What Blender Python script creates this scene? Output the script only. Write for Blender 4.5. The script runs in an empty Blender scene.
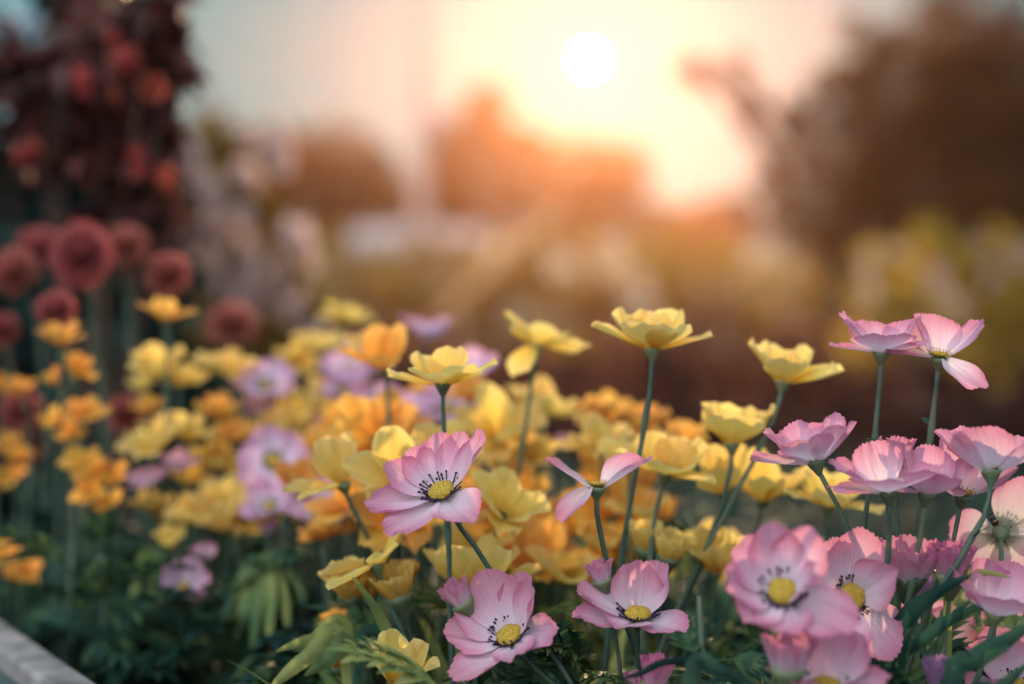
import bpy, math, random
from mathutils import Vector, Matrix, noise

sc = bpy.context.scene
COL = sc.collection
R = math.radians

# ------------------------------------------------------------------ camera, sky, sun, exposure
F = 50.0 / 36.0 * 1024.0
CZ = 0.60
cam = bpy.data.cameras.new('camera')
cam.lens = 50.0
cam.sensor_width = 36.0
cam.clip_start = 0.02
cam.clip_end = 2000.0
cam.dof.use_dof = True
cam.dof.focus_distance = 0.71
cam.dof.aperture_fstop = 2.3
camo = bpy.data.objects.new('camera', cam)
camo.location = (0, 0, CZ)
camo.rotation_euler = (R(90), 0, 0)
COL.objects.link(camo)
sc.camera = camo

SUN_EL, SUN_AZ = R(11.2), R(3.1)          # azimuth to the right of +Y
SUN_DIR = Vector((math.sin(SUN_AZ) * math.cos(SUN_EL), math.cos(SUN_AZ) * math.cos(SUN_EL), math.sin(SUN_EL)))
SKY_STRENGTH = 0.05
SUN_STRENGTH = 5.0

world = bpy.data.worlds.new('World')
sc.world = world
world.use_nodes = True
wt = world.node_tree
wt.nodes.clear()
def wn(t): return wt.nodes.new(t)
sky = wn('ShaderNodeTexSky')
sky.sky_type = 'NISHITA'
sky.sun_disc = False
sky.sun_elevation = SUN_EL
sky.sun_rotation = SUN_AZ
sky.altitude = 50
sky.air_density = 1.0
sky.dust_density = 2.5
sky.ozone_density = 1.0
warm = wn('ShaderNodeMix'); warm.data_type = 'RGBA'; warm.blend_type = 'MULTIPLY'
warm.inputs['Factor'].default_value = 1.0
warm.inputs['B'].default_value = (1.0, 0.93, 0.90, 1)
bg = wn('ShaderNodeBackground'); bg.inputs['Strength'].default_value = SKY_STRENGTH
wt.links.new(sky.outputs[0], warm.inputs['A'])
wt.links.new(warm.outputs['Result'], bg.inputs['Color'])
# the sun's own disc, half a degree wide, seen in the sky
tc = wn('ShaderNodeTexCoord')
dot = wn('ShaderNodeVectorMath'); dot.operation = 'DOT_PRODUCT'
dot.inputs[1].default_value = SUN_DIR
gt = wn('ShaderNodeMath'); gt.operation = 'GREATER_THAN'; gt.inputs[1].default_value = math.cos(R(0.29))
ml = wn('ShaderNodeMath'); ml.operation = 'MULTIPLY'; ml.inputs[1].default_value = 70.0
bg2 = wn('ShaderNodeBackground'); bg2.inputs['Color'].default_value = (1, 0.93, 0.8, 1)
out = wn('ShaderNodeOutputWorld')
wt.links.new(tc.outputs['Generated'], dot.inputs[0])
wt.links.new(dot.outputs['Value'], gt.inputs[0])
wt.links.new(gt.outputs[0], ml.inputs[0])
wt.links.new(ml.outputs[0], bg2.inputs['Strength'])
# added veil over the sky: dim towards the sun, brighter behind as fill light
mr = wn('ShaderNodeMapRange'); mr.inputs['From Min'].default_value = -0.6; mr.inputs['From Max'].default_value = 0.95
mr.inputs['To Min'].default_value = 0.0; mr.inputs['To Max'].default_value = 1.0
mr.interpolation_type = 'SMOOTHSTEP'
vm = wn('ShaderNodeMix'); vm.data_type = 'RGBA'
vm.inputs['A'].default_value = (1.0, 1.06, 1.22, 1); vm.inputs['B'].default_value = (0.03, 0.31, 0.38, 1)
cn = wn('ShaderNodeTexNoise'); cn.inputs['Scale'].default_value = 2.2; cn.inputs['Detail'].default_value = 4
cr = wn('ShaderNodeMapRange'); cr.inputs['To Min'].default_value = 0.86; cr.inputs['To Max'].default_value = 1.14
vs = wn('ShaderNodeVectorMath'); vs.operation = 'SCALE'
bg3 = wn('ShaderNodeBackground'); veil = wn('ShaderNodeMixShader'); veil.inputs[0].default_value = 0.92; add2 = wn('ShaderNodeAddShader')
wt.links.new(dot.outputs['Value'], mr.inputs['Value'])
wt.links.new(mr.outputs[0], vm.inputs['Factor'])
wt.links.new(tc.outputs['Generated'], cn.inputs['Vector'])
wt.links.new(cn.outputs['Fac'], cr.inputs['Value'])
wt.links.new(vm.outputs['Result'], vs.inputs[0]); wt.links.new(cr.outputs[0], vs.inputs['Scale'])
au = wn('ShaderNodeMath'); au.operation = 'POWER'; au.inputs[1].default_value = 110.0; au.use_clamp = True
aum = wn('ShaderNodeMath'); aum.operation = 'MAXIMUM'; aum.inputs[1].default_value = 0.0
aus = wn('ShaderNodeVectorMath'); aus.operation = 'SCALE'; aus.inputs[0].default_value = (0.03, 0.08, 0.16)
va = wn('ShaderNodeVectorMath'); va.operation = 'ADD'
wt.links.new(dot.outputs['Value'], aum.inputs[0]); wt.links.new(aum.outputs[0], au.inputs[0])
wt.links.new(au.outputs[0], aus.inputs['Scale'])
# added bright patch of sky, unseen behind the camera, lighting the flower fronts
cd = wn('ShaderNodeVectorMath'); cd.operation = 'DOT_PRODUCT'; cd.inputs[1].default_value = Vector((-0.45, -0.50, 0.74)).normalized()
cmx = wn('ShaderNodeMath'); cmx.operation = 'MAXIMUM'; cmx.inputs[1].default_value = 0.0
cp = wn('ShaderNodeMath'); cp.operation = 'POWER'; cp.inputs[1].default_value = 7.0
cs_ = wn('ShaderNodeVectorMath'); cs_.operation = 'SCALE'; cs_.inputs[0].default_value = (3.9, 3.95, 4.15)
va0 = wn('ShaderNodeVectorMath'); va0.operation = 'ADD'
wt.links.new(tc.outputs['Generated'], cd.inputs[0]); wt.links.new(cd.outputs['Value'], cmx.inputs[0])
wt.links.new(cmx.outputs[0], cp.inputs[0]); wt.links.new(cp.outputs[0], cs_.inputs['Scale'])
wt.links.new(vs.outputs[0], va0.inputs[0]); wt.links.new(cs_.outputs[0], va0.inputs[1])
wt.links.new(va0.outputs[0], va.inputs[0]); wt.links.new(aus.outputs[0], va.inputs[1])
wt.links.new(va.outputs[0], bg3.inputs['Color'])
wt.links.new(bg.outputs[0], veil.inputs[1]); wt.links.new(bg3.outputs[0], veil.inputs[2])
wt.links.new(veil.outputs[0], add2.inputs[0]); wt.links.new(bg2.outputs[0], add2.inputs[1])
wt.links.new(add2.outputs[0], out.inputs['Surface'])


sun = bpy.data.lights.new('sun', 'SUN')
sun.energy = SUN_STRENGTH
sun.angle = R(0.53)
sun.color = (1.0, 0.66, 0.38)
suno = bpy.data.objects.new('sun', sun)
suno.rotation_euler = (-SUN_DIR).to_track_quat('-Z', 'Y').to_euler()
suno.location = (0, 5, 6)
COL.objects.link(suno)

sc.view_settings.view_transform = 'Standard'
sc.view_settings.look = 'None'
sc.view_settings.gamma = 1.0
sc.view_settings.exposure = 0.15
try:
    sc.cycles.use_denoising = True
    sc.cycles.max_bounces = 8
    sc.cycles.transmission_bounces = 6
    sc.cycles.volume_bounces = 0
except Exception:
    pass

# ------------------------------------------------------------------ materials
def nmat(name):
    m = bpy.data.materials.new(name)
    m.use_nodes = True
    m.node_tree.nodes.clear()
    return m, m.node_tree.nodes, m.node_tree.links

def ramp(N, stops):
    r = N.new('ShaderNodeValToRGB')
    e = r.color_ramp.elements
    e[0].position, e[0].color = stops[0][0], (*stops[0][1], 1)
    e[1].position, e[1].color = stops[-1][0], (*stops[-1][1], 1)
    for p, c in stops[1:-1]:
        x = e.new(p); x.color = (*c, 1)
    return r

def mathn(N, Lk, op, a, b):
    n = N.new('ShaderNodeMath'); n.operation = op
    for i, v in enumerate((a, b)):
        if isinstance(v, (int, float)): n.inputs[i].default_value = v
        else: Lk.new(v, n.inputs[i])
    return n.outputs[0]

def thin(N, Lk, col, rough, trans, bump=None, spec=0.3):
    """a leaf or petal: part reflected, part let through"""
    p = N.new('ShaderNodeBsdfPrincipled')
    p.inputs['Roughness'].default_value = rough
    p.inputs['Specular IOR Level'].default_value = spec
    t = N.new('ShaderNodeBsdfTranslucent')
    mx = N.new('ShaderNodeMixShader'); mx.inputs[0].default_value = trans
    o = N.new('ShaderNodeOutputMaterial')
    Lk.new(col, p.inputs['Base Color']); Lk.new(col, t.inputs['Color'])
    if bump is not None:
        Lk.new(bump, p.inputs['Normal']); Lk.new(bump, t.inputs['Normal'])
    Lk.new(p.outputs[0], mx.inputs[1]); Lk.new(t.outputs[0], mx.inputs[2])
    Lk.new(mx.outputs[0], o.inputs['Surface'])

def petal_mat(name, stops, hue=0.02, val=0.15, trans=0.5, edge=0.35, vein=0.3):
    m, N, Lk = nmat(name)
    uv = N.new('ShaderNodeUVMap'); uv.uv_map = 'UVMap'
    sp = N.new('ShaderNodeSeparateXYZ'); Lk.new(uv.outputs[0], sp.inputs[0])
    u, v = sp.outputs[0], sp.outputs[1]
    av = mathn(N, Lk, 'ABSOLUTE', mathn(N, Lk, 'SUBTRACT', v, 0.5), 0)
    av2 = mathn(N, Lk, 'MULTIPLY', mathn(N, Lk, 'POWER', mathn(N, Lk, 'MULTIPLY', av, 2.0), 3.0), edge)
    t = mathn(N, Lk, 'ADD', u, mathn(N, Lk, 'MULTIPLY', av2, u))
    # veins run along the petal
    cmb = N.new('ShaderNodeCombineXYZ')
    Lk.new(mathn(N, Lk, 'MULTIPLY', u, 1.3), cmb.inputs[0])
    Lk.new(mathn(N, Lk, 'MULTIPLY', v, 26.0), cmb.inputs[1])
    oi = N.new('ShaderNodeObjectInfo')
    Lk.new(mathn(N, Lk, 'MULTIPLY', oi.outputs['Random'], 40.0), cmb.inputs[2])
    nz = N.new('ShaderNodeTexNoise'); nz.inputs['Scale'].default_value = 1.0; nz.inputs['Detail'].default_value = 3
    Lk.new(cmb.outputs[0], nz.inputs['Vector'])
    vn = mathn(N, Lk, 'MULTIPLY', mathn(N, Lk, 'SUBTRACT', nz.outputs['Fac'], 0.5), vein)
    nb = N.new('ShaderNodeTexNoise'); nb.inputs['Scale'].default_value = 90.0
    gm = N.new('ShaderNodeNewGeometry'); Lk.new(gm.outputs['Position'], nb.inputs['Vector'])
    vb = mathn(N, Lk, 'MULTIPLY', mathn(N, Lk, 'SUBTRACT', nb.outputs['Fac'], 0.5), 0.3)
    t = mathn(N, Lk, 'ADD', mathn(N, Lk, 'ADD', t, vn), vb)
    rp = ramp(N, stops); Lk.new(t, rp.inputs[0])
    hs = N.new('ShaderNodeHueSaturation')
    Lk.new(mathn(N, Lk, 'ADD', mathn(N, Lk, 'MULTIPLY', mathn(N, Lk, 'SUBTRACT', oi.outputs['Random'], 0.5), hue), 0.5), hs.inputs['Hue'])
    Lk.new(mathn(N, Lk, 'ADD', mathn(N, Lk, 'MULTIPLY', oi.outputs['Random'], val), 1.0 - val * 0.6), hs.inputs['Value'])
    Lk.new(rp.outputs[0], hs.inputs['Color'])
    bp = N.new('ShaderNodeBump'); bp.inputs['Strength'].default_value = 0.6; bp.inputs['Distance'].default_value = 0.0012
    Lk.new(nz.outputs['Fac'], bp.inputs['Height'])
    thin(N, Lk, hs.outputs[0], 0.7, trans, bp.outputs[0], 0.12)
    return m

def leaf_mat(name, c0, c1, c2, scale=30.0, trans=0.4, rough=0.5, spec=0.35):
    m, N, Lk = nmat(name)
    gm = N.new('ShaderNodeNewGeometry')
    nz = N.new('ShaderNodeTexNoise'); nz.inputs['Scale'].default_value = scale; nz.inputs['Detail'].default_value = 4
    Lk.new(gm.outputs['Position'], nz.inputs['Vector'])
    oi = N.new('ShaderNodeObjectInfo')
    f = mathn(N, Lk, 'ADD', nz.outputs['Fac'], mathn(N, Lk, 'MULTIPLY', mathn(N, Lk, 'SUBTRACT', oi.outputs['Random'], 0.5), 0.35))
    f = mathn(N, Lk, 'ADD', f, mathn(N, Lk, 'MULTIPLY', mathn(N, Lk, 'SUBTRACT', gm.outputs['Random Per Island'], 0.5), 0.4))
    rp = ramp(N, [(0.25, c0), (0.5, c1), (0.78, c2)])
    Lk.new(f, rp.inputs[0])
    bp = N.new('ShaderNodeBump'); bp.inputs['Strength'].default_value = 0.3; bp.inputs['Distance'].default_value = 0.001
    Lk.new(nz.outputs['Fac'], bp.inputs['Height'])
    thin(N, Lk, rp.outputs[0], rough, trans, bp.outputs[0], spec)
    return m

def solid_mat(name, c0, c1, scale=40.0, rough=0.7, spec=0.3, bump=0.3, dist=0.002):
    m, N, Lk = nmat(name)
    gm = N.new('ShaderNodeNewGeometry')
    nz = N.new('ShaderNodeTexNoise'); nz.inputs['Scale'].default_value = scale; nz.inputs['Detail'].default_value = 6
    Lk.new(gm.outputs['Position'], nz.inputs['Vector'])
    rp = ramp(N, [(0.3, c0), (0.7, c1)]); Lk.new(nz.outputs['Fac'], rp.inputs[0])
    p = N.new('ShaderNodeBsdfPrincipled'); p.inputs['Roughness'].default_value = rough
    p.inputs['Specular IOR Level'].default_value = spec
    bp = N.new('ShaderNodeBump'); bp.inputs['Strength'].default_value = bump; bp.inputs['Distance'].default_value = dist
    Lk.new(nz.outputs['Fac'], bp.inputs['Height']); Lk.new(bp.outputs[0], p.inputs['Normal'])
    Lk.new(rp.outputs[0], p.inputs['Base Color'])
    o = N.new('ShaderNodeOutputMaterial'); Lk.new(p.outputs[0], o.inputs['Surface'])
    return m

M = {}
M['pink'] = petal_mat('pink petal', [(0.08, (0.77, 0.70, 0.75)), (0.36, (0.73, 0.58, 0.68)), (0.70, (0.68, 0.38, 0.50)), (1.05, (0.60, 0.24, 0.36))])
M['rose'] = petal_mat('deep rose petal', [(0.1, (0.64, 0.46, 0.54)), (0.6, (0.60, 0.28, 0.42)), (1.0, (0.52, 0.17, 0.30))])
M['purple'] = petal_mat('violet petal', [(0.1, (0.36, 0.24, 0.40)), (1.0, (0.27, 0.15, 0.29))])
M['lilac'] = petal_mat('lilac petal', [(0.1, (0.72, 0.66, 0.74)), (0.5, (0.68, 0.52, 0.68)), (1.0, (0.60, 0.32, 0.48))])
M['white'] = petal_mat('cream petal', [(0.1, (0.58, 0.58, 0.42)), (0.35, (0.72, 0.64, 0.65)), (0.7, (0.72, 0.48, 0.57)), (1.05, (0.66, 0.28, 0.40))])
M['yellow'] = petal_mat('yellow petal', [(0.05, (0.62, 0.36, 0.05)), (0.35, (0.76, 0.53, 0.11)), (0.8, (0.80, 0.61, 0.18)), (1.05, (0.81, 0.65, 0.25))], hue=0.022, val=0.22, trans=0.58)
M['orange'] = petal_mat('orange petal', [(0.05, (0.66, 0.22, 0.03)), (0.5, (0.76, 0.36, 0.06)), (1.0, (0.78, 0.46, 0.12))], hue=0.025)
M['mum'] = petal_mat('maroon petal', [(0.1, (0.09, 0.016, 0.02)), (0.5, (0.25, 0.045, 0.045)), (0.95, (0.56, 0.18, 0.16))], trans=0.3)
M['blossom'] = petal_mat('pale blossom', [(0.1, (0.60, 0.44, 0.42)), (1.0, (0.66, 0.50, 0.46))])
M['coral'] = petal_mat('coral petal', [(0.1, (0.34, 0.06, 0.05)), (1.0, (0.46, 0.10, 0.08))])
M['sky_blossom'] = petal_mat('bluish white blossom', [(0.1, (0.35, 0.45, 0.48)), (1.0, (0.48, 0.58, 0.62))])
M['centre'] = solid_mat('pollen yellow', (0.20, 0.13, 0.012), (0.46, 0.33, 0.05), 1100, 0.8, 0.2, 0.8, 0.001)
M['stamen'] = solid_mat('dark stamen', (0.010, 0.006, 0.022), (0.03, 0.015, 0.05), 300, 0.6)
M['stem'] = leaf_mat('green stem', (0.025, 0.06, 0.045), (0.05, 0.10, 0.07), (0.10, 0.145, 0.09), 60, 0.12, 0.55)
M['calyx'] = leaf_mat('green calyx', (0.05, 0.09, 0.05), (0.10, 0.15, 0.08), (0.16, 0.20, 0.10), 120, 0.15)
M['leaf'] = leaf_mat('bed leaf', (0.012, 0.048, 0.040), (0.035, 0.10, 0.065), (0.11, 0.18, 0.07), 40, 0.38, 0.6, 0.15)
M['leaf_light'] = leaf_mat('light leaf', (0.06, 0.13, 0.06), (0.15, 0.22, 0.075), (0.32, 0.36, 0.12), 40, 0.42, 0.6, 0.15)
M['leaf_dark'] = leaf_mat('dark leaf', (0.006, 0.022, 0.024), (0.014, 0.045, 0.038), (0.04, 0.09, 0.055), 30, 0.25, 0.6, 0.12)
M['leaf_red'] = leaf_mat('red brown leaf', (0.04, 0.018, 0.018), (0.11, 0.034, 0.030), (0.24, 0.085, 0.06), 12, 0.35)
M['leaf_olive'] = leaf_mat('olive leaf', (0.06, 0.035, 0.010), (0.13, 0.08, 0.016), (0.22, 0.15, 0.03), 0.6, 0.5)
M['leaf_maroon'] = leaf_mat('maroon leaf', (0.016, 0.008, 0.010), (0.035, 0.014, 0.016), (0.07, 0.03, 0.025), 14, 0.25, 0.7, 0.1)
M['leaf_tree'] = leaf_mat('tree leaf', (0.075, 0.026, 0.012), (0.11, 0.045, 0.018), (0.14, 0.09, 0.025), 0.8, 0.45)
M['leaf_gold'] = leaf_mat('gold leaf', (0.30, 0.20, 0.035), (0.52, 0.36, 0.065), (0.66, 0.50, 0.12), 1.2, 0.72)
M['bark'] = solid_mat('bark', (0.05, 0.035, 0.025), (0.12, 0.085, 0.06), 12, 0.9)
M['soil'] = solid_mat('soil', (0.012, 0.010, 0.012), (0.035, 0.028, 0.026), 25, 1.0, 0.0, 0.8, 0.01)
M['ground'] = solid_mat('earth', (0.010, 0.006, 0.006), (0.02, 0.011, 0.011), 3, 1.0, 0.0, 0.6, 0.02)
M['board'] = solid_mat('weathered white paint', (0.08, 0.08, 0.078), (0.28, 0.27, 0.26), 26, 0.85)
M['board_side'] = solid_mat('shade teal board', (0.04, 0.075, 0.075), (0.08, 0.12, 0.115), 14, 0.7)  # shade of the outer face put into the board colour as teal grey
M['concrete'] = solid_mat('pale concrete', (0.40, 0.34, 0.30), (0.55, 0.48, 0.42), 2, 0.8)
M['roof'] = solid_mat('pale roof sheet', (0.30, 0.28, 0.30), (0.40, 0.37, 0.38), 2, 0.5)
M['wood'] = solid_mat('sunlit timber', (0.35, 0.20, 0.08), (0.50, 0.32, 0.14), 8, 0.7)

# ------------------------------------------------------------------ helpers
def at(px, py, d):
    return Vector(((px - 512.0) / F * d, d, CZ + (342.0 - py) / F * d))

def mesh_obj(name, verts, faces, mat, parent=None, uvs=None, smooth=True, mw=None):
    me = bpy.data.meshes.new(name)
    me.from_pydata([tuple(v) for v in verts], [], faces)
    if uvs:
        l = me.uv_layers.new(name='UVMap')
        for p in me.polygons:
            for li in p.loop_indices:
                l.data[li].uv = uvs[me.loops[li].vertex_index]
    if smooth:
        me.polygons.foreach_set('use_smooth', [True] * len(me.polygons))
    me.materials.append(mat)
    me.update()
    return link(name, me, parent, mw)

def link(name, me, parent=None, mw=None):
    o = bpy.data.objects.new(name, me)
    COL.objects.link(o)
    if parent is not None: o.parent = parent
    if mw is not None: o.matrix_local = mw
    return o

def tag(o, label=None, cat=None, group=None, kind=None):
    if label: o['label'] = label
    if cat: o['category'] = cat
    if group: o['group'] = group
    if kind: o['kind'] = kind
    return o

def empty(name, loc):
    o = bpy.data.objects.new(name, None)
    o.empty_display_size = 0.02
    o.location = loc
    COL.objects.link(o)
    return o

class MB:
    def __init__(s): s.v, s.f, s.uv = [], [], []
    def quad_grid(s, pts, nu, nv, uvs=None, close=False):
        b = len(s.v); s.v += pts
        s.uv += uvs if uvs else [(0.5, 0.5)] * len(pts)
        w = nv if close else nv + 1
        for i in range(nu):
            for j in range(nv):
                j2 = (j + 1) % w
                s.f.append((b + i * w + j, b + i * w + j2, b + (i + 1) * w + j2, b + (i + 1) * w + j))
    def tube(s, pts, rads, n=8, cap=True):
        P = []
        up = Vector((0.13, 0.97, 0.2)).normalized()
        for i, p in enumerate(pts):
            t = (pts[min(i + 1, len(pts) - 1)] - pts[max(i - 1, 0)]).normalized()
            a = t.cross(up)
            if a.length < 1e-4: a = t.cross(Vector((1, 0, 0)))
            a.normalize(); c = t.cross(a).normalized()
            for k in range(n):
                an = 2 * math.pi * k / n
                P.append(p + (a * math.cos(an) + c * math.sin(an)) * rads[i])
        b = len(s.v)
        uvs = [(i / max(1, len(pts) - 1), k / n) for i in range(len(pts)) for k in range(n)]
        s.quad_grid(P, len(pts) - 1, n, uvs, close=True)
        if cap:
            s.f.append(tuple(b + k for k in range(n))[::-1])
            e = b + (len(pts) - 1) * n
            s.f.append(tuple(e + k for k in range(n)))
    def box(s, c, sx, sy, sz, rot=None):
        b = len(s.v)
        for x in (-1, 1):
            for y in (-1, 1):
                for z in (-1, 1):
                    q = Vector((x * sx / 2, y * sy / 2, z * sz / 2))
                    if rot: q = rot @ q
                    s.v.append(Vector(c) + q); s.uv.append((0.5, 0.5))
        for f in ((0, 1, 3, 2), (4, 6, 7, 5), (0, 4, 5, 1), (2, 3, 7, 6), (0, 2, 6, 4), (1, 5, 7, 3)):
            s.f.append(tuple(b + i for i in f))
    def build(s, name, mat, parent=None, smooth=True, mw=None):
        return mesh_obj(name, s.v, s.f, mat, parent, s.uv, smooth, mw)

def bez(p0, p1, p2, p3, n):
    r = []
    for i in range(n + 1):
        t = i / n; a = 1 - t
        r.append(p0 * a ** 3 + p1 * 3 * a * a * t + p2 * 3 * a * t * t + p3 * t ** 3)
    return r

def frame(axis):
    """axis given as (right, up, towards the camera) -> rotation whose z is that axis, azimuth 0 to the right"""
    z = Vector((axis[0], -axis[2], axis[1])).normalized()
    x = Vector((1, 0, 0)); x = x - z * x.dot(z)
    if x.length < 0.25: x = Vector((0, 0, -1 if z.x > 0 else 1)) - z * Vector((0, 0, -1 if z.x > 0 else 1)).dot(z)
    x.normalize(); y = z.cross(x)
    return Matrix((x, y, z)).transposed().to_4x4()

# ------------------------------------------------------------------ petals and flower parts
def petal_mesh(name, mat, L, W, curl=0.5, cup=0.25, frill=0.03, serr=0.03, seed=0, claw=0.24, rnd=0.32, nu=12, nv=14, teeth=8):
    rg = random.Random(seed)
    n = 48; cl = [(0.0, 0.0, 0.0)]; x = z = 0.0
    for i in range(1, n + 1):
        a = curl * ((i / n) ** 1.3)
        x += math.cos(a) / n; z += math.sin(a) / n
        cl.append((x, z, a))
    ph, k1 = rg.uniform(0, 6.28), rg.uniform(3.5, 6.0)
    ph2 = rg.uniform(0, 6.28)
    asym = rg.uniform(-0.10, 0.10)
    tj = [rg.uniform(0.4, 1.3) for _ in range(teeth * 2 + 3)]
    V, UV = [], []
    for i in range(nu + 1):
        u = i / nu
        for j in range(nv + 1):
            v = -1 + 2 * j / nv
            tt = (v + 1) * 0.5 * teeth
            tri = abs((tt % 1.0) - 0.5) * 2 - 0.5
            lf = 1 - rnd * abs(v) ** 2.6 + asym * v * 0.6 + serr * tri * tj[int(tt)] * u ** 6 + 0.03 * math.sin(v * 2.3 + ph2)
            s = min(1.0, max(0.0, u * lf / 1.12)) * n
            k = min(n - 1, int(s)); fr = s - k
            cx = (cl[k][0] * (1 - fr) + cl[k + 1][0] * fr) * L * 1.12
            cz = (cl[k][1] * (1 - fr) + cl[k + 1][1] * fr) * L * 1.12
            a = cl[k][2]
            w = W / 2 * (claw + (1 - claw) * math.sin(math.pi / 2 * min(1.0, u / 0.72)))
            w *= 1 - 0.10 * max(0.0, (u - 0.8) / 0.2) ** 2
            h = cup * w * v * v + frill * L * u * u * (math.sin(v * k1 + ph) + 0.5 * math.sin(v * k1 * 2.1 + ph2 + u * 3))
            h += 0.03 * L * math.exp(-(v / 0.16) ** 2) * (1 - u) * -1
            V.append((cx - math.sin(a) * h, v * w, cz + math.cos(a) * h))
            UV.append((u, (v + 1) / 2))
    Fc = []
    for i in range(nu):
        for j in range(nv):
            b = i * (nv + 1) + j
            Fc.append((b, b + 1, b + nv + 2, b + nv + 1))
    me = bpy.data.meshes.new(name)
    me.from_pydata(V, [], Fc)
    l = me.uv_layers.new(name='UVMap')
    for p in me.polygons:
        for li in p.loop_indices:
            l.data[li].uv = UV[me.loops[li].vertex_index]
    me.polygons.foreach_set('use_smooth', [True] * len(me.polygons))
    me.materials.append(mat)
    return me

def centre_meshes(r, seed, mat_c, mat_s, stam=30):
    rg = random.Random(seed)
    mb = MB(); nu, nv = 10, 20; P = []
    for i in range(nu + 1):
        th = (math.pi * 0.62) * i / nu
        for j in range(nv):
            a = 2 * math.pi * j / nv
            rr = r * (1 + 0.07 * (rg.random() - 0.5) * 2)
            P.append(Vector((rr * math.sin(th) * math.cos(a), rr * math.sin(th) * math.sin(a), rr * 0.42 * math.cos(th) + r * 0.22)))
    mb.quad_grid(P, nu, nv, None, close=True)
    sb = MB()
    for k in range(stam):
        a = 2 * math.pi * (k + rg.uniform(-0.3, 0.3)) / stam
        d = Vector((math.cos(a), math.sin(a), 0))
        R1 = r * rg.uniform(1.25, 1.62); h = r * rg.uniform(0.35, 0.85)
        p0 = d * r * 0.8; p1 = d * r * 1.2 + Vector((0, 0, h * 0.5)); p2 = d * R1 + Vector((0, 0, h))
        sb.tube([p0, p1, p2], [r * 0.055, r * 0.05, r * 0.045], 5)
        sb.tube([p2 - d * r * .04, p2 + Vector((0, 0, r * .03)), p2 + d * r * 0.14 + Vector((0, 0, r * 0.08))], [r * 0.06, r * 0.105, r * 0.05], 6)
    # dark collar under the stamens
    ring = []
    for i, (q, z) in enumerate(((0.75, 0.10), (1.08, 0.18), (1.24, 0.34))):
        for j in range(24):
            a = 2 * math.pi * j / 24
            ring.append(Vector((q * r * math.cos(a), q * r * math.sin(a), z * r)))
    sb.quad_grid(ring, 2, 24, None, close=True)
    c = bpy.data.meshes.new('flower_centre'); c.from_pydata(mb.v, [], mb.f); c.materials.append(mat_c)
    c.polygons.foreach_set('use_smooth', [True] * len(c.polygons))
    s = bpy.data.meshes.new('stamens'); s.from_pydata(sb.v, [], sb.f); s.materials.append(mat_s)
    s.polygons.foreach_set('use_smooth', [True] * len(s.polygons))
    return c, s

def calyx_mesh(r, h, mat):
    mb = MB(); P = []
    prof = [(0.22, -1.0), (0.35, -0.85), (0.55, -0.6), (0.85, -0.25), (1.0, 0.0), (0.75, 0.08)]
    for q, z in prof:
        for j in range(12):
            a = 2 * math.pi * j / 12
            s = q * (1 + (0.18 if j % 2 else -0.05) * max(0, z + 0.5))
            P.append(Vector((r * s * math.cos(a), r * s * math.sin(a), z * h)))
    mb.quad_grid(P, len(prof) - 1, 12, None, close=True)
    me = bpy.data.meshes.new('calyx'); me.from_pydata(mb.v, [], mb.f); me.materials.append(mat)
    me.polygons.foreach_set('use_smooth', [True] * len(me.polygons))
    return me

CENTRES = [centre_meshes(0.0068, s, M['centre'], M['stamen']) for s in range(4)]
CEN_PLAIN = [centre_meshes(0.0050, 20 + s, M['centre'], M['centre'], 20) for s in range(2)]
CALYX = calyx_mesh(0.0046, 0.007, M['calyx'])
CALYX_BUD = calyx_mesh(0.0085, 0.014, M['calyx'])
POOL = {}
def pool(kind, L=0.031, W=0.028):
    if kind not in POOL:
        fr = 0.075 if kind in ('yellow', 'orange') else 0.05
        if kind in ('yellow', 'orange'): W = 0.0245
        se = 0.015 if kind in ('yellow', 'orange') else 0.05
        POOL[kind] = [petal_mesh('petal', M[kind], L, W, curl=-0.15 + 0.22 * (i % 4), cup=0.22 + 0.06 * (i % 3), frill=fr, serr=se,
                                 seed=100 + i, nu=10, nv=20) for i in range(7)]
    return POOL[kind]

SOIL = 0.30
SEED = [1]
NAMES = {'pink': 'pink_anemone', 'lilac': 'lilac_anemone', 'white': 'pale_anemone', 'yellow': 'yellow_buttercup', 'orange': 'orange_buttercup',
         'rose': 'rose_anemone', 'purple': 'violet_flower'}

def stem_part(root, base, head, axis_w, r=0.0016, bow=0.0, bract=0.0):
    h = (head - base).length
    side = Vector((1, 0, 0)) * bow
    p1 = base + Vector((0, 0, h * 0.45)) + side * 0.4
    p2 = head - axis_w * min(0.05, h * 0.35) + side
    pts = bez(base, p1, p2, head - axis_w * 0.004, 16)
    rg = random.Random(int(head.x * 1e5))
    pts = [p + Vector((rg.uniform(-1, 1), rg.uniform(-1, 1), 0)) * 0.0006 if 0 < i < 15 else p for i, p in enumerate(pts)]
    mb = MB()
    rr = [r * (1.2 - 0.35 * i / 16) * rg.uniform(.9, 1.1) for i in range(17)]
    nd = rg.randrange(8, 14); rr[nd] *= 1.45
    mb.tube([p - base for p in pts], rr, 8)
    if rg.random() < bract:
        for sg in (-1, 1):
            bm = MB(); q = pts[nd] - base; a = rg.uniform(0, 6.28)
            dv = Vector((math.cos(a) * sg, math.sin(a) * sg, rg.uniform(.5, 1.4))).normalized(); L = rg.uniform(.008, .02)
            sd = dv.cross(Vector((0, 0, 1))).normalized()
            g = []
            for k in range(6):
                u = k / 5
                for v in (-1, 0, 1):
                    g.append(q + dv * L * u - Vector((0, 0, L * .4 * u * u)) + sd * v * L * .13 * math.sin(math.pi * (.12 + .86 * u)))
            bm.quad_grid(g, 5, 2); bm.build('bract', M['leaf'], root)
    mb.build('stem', M['stem'], root)

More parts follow.
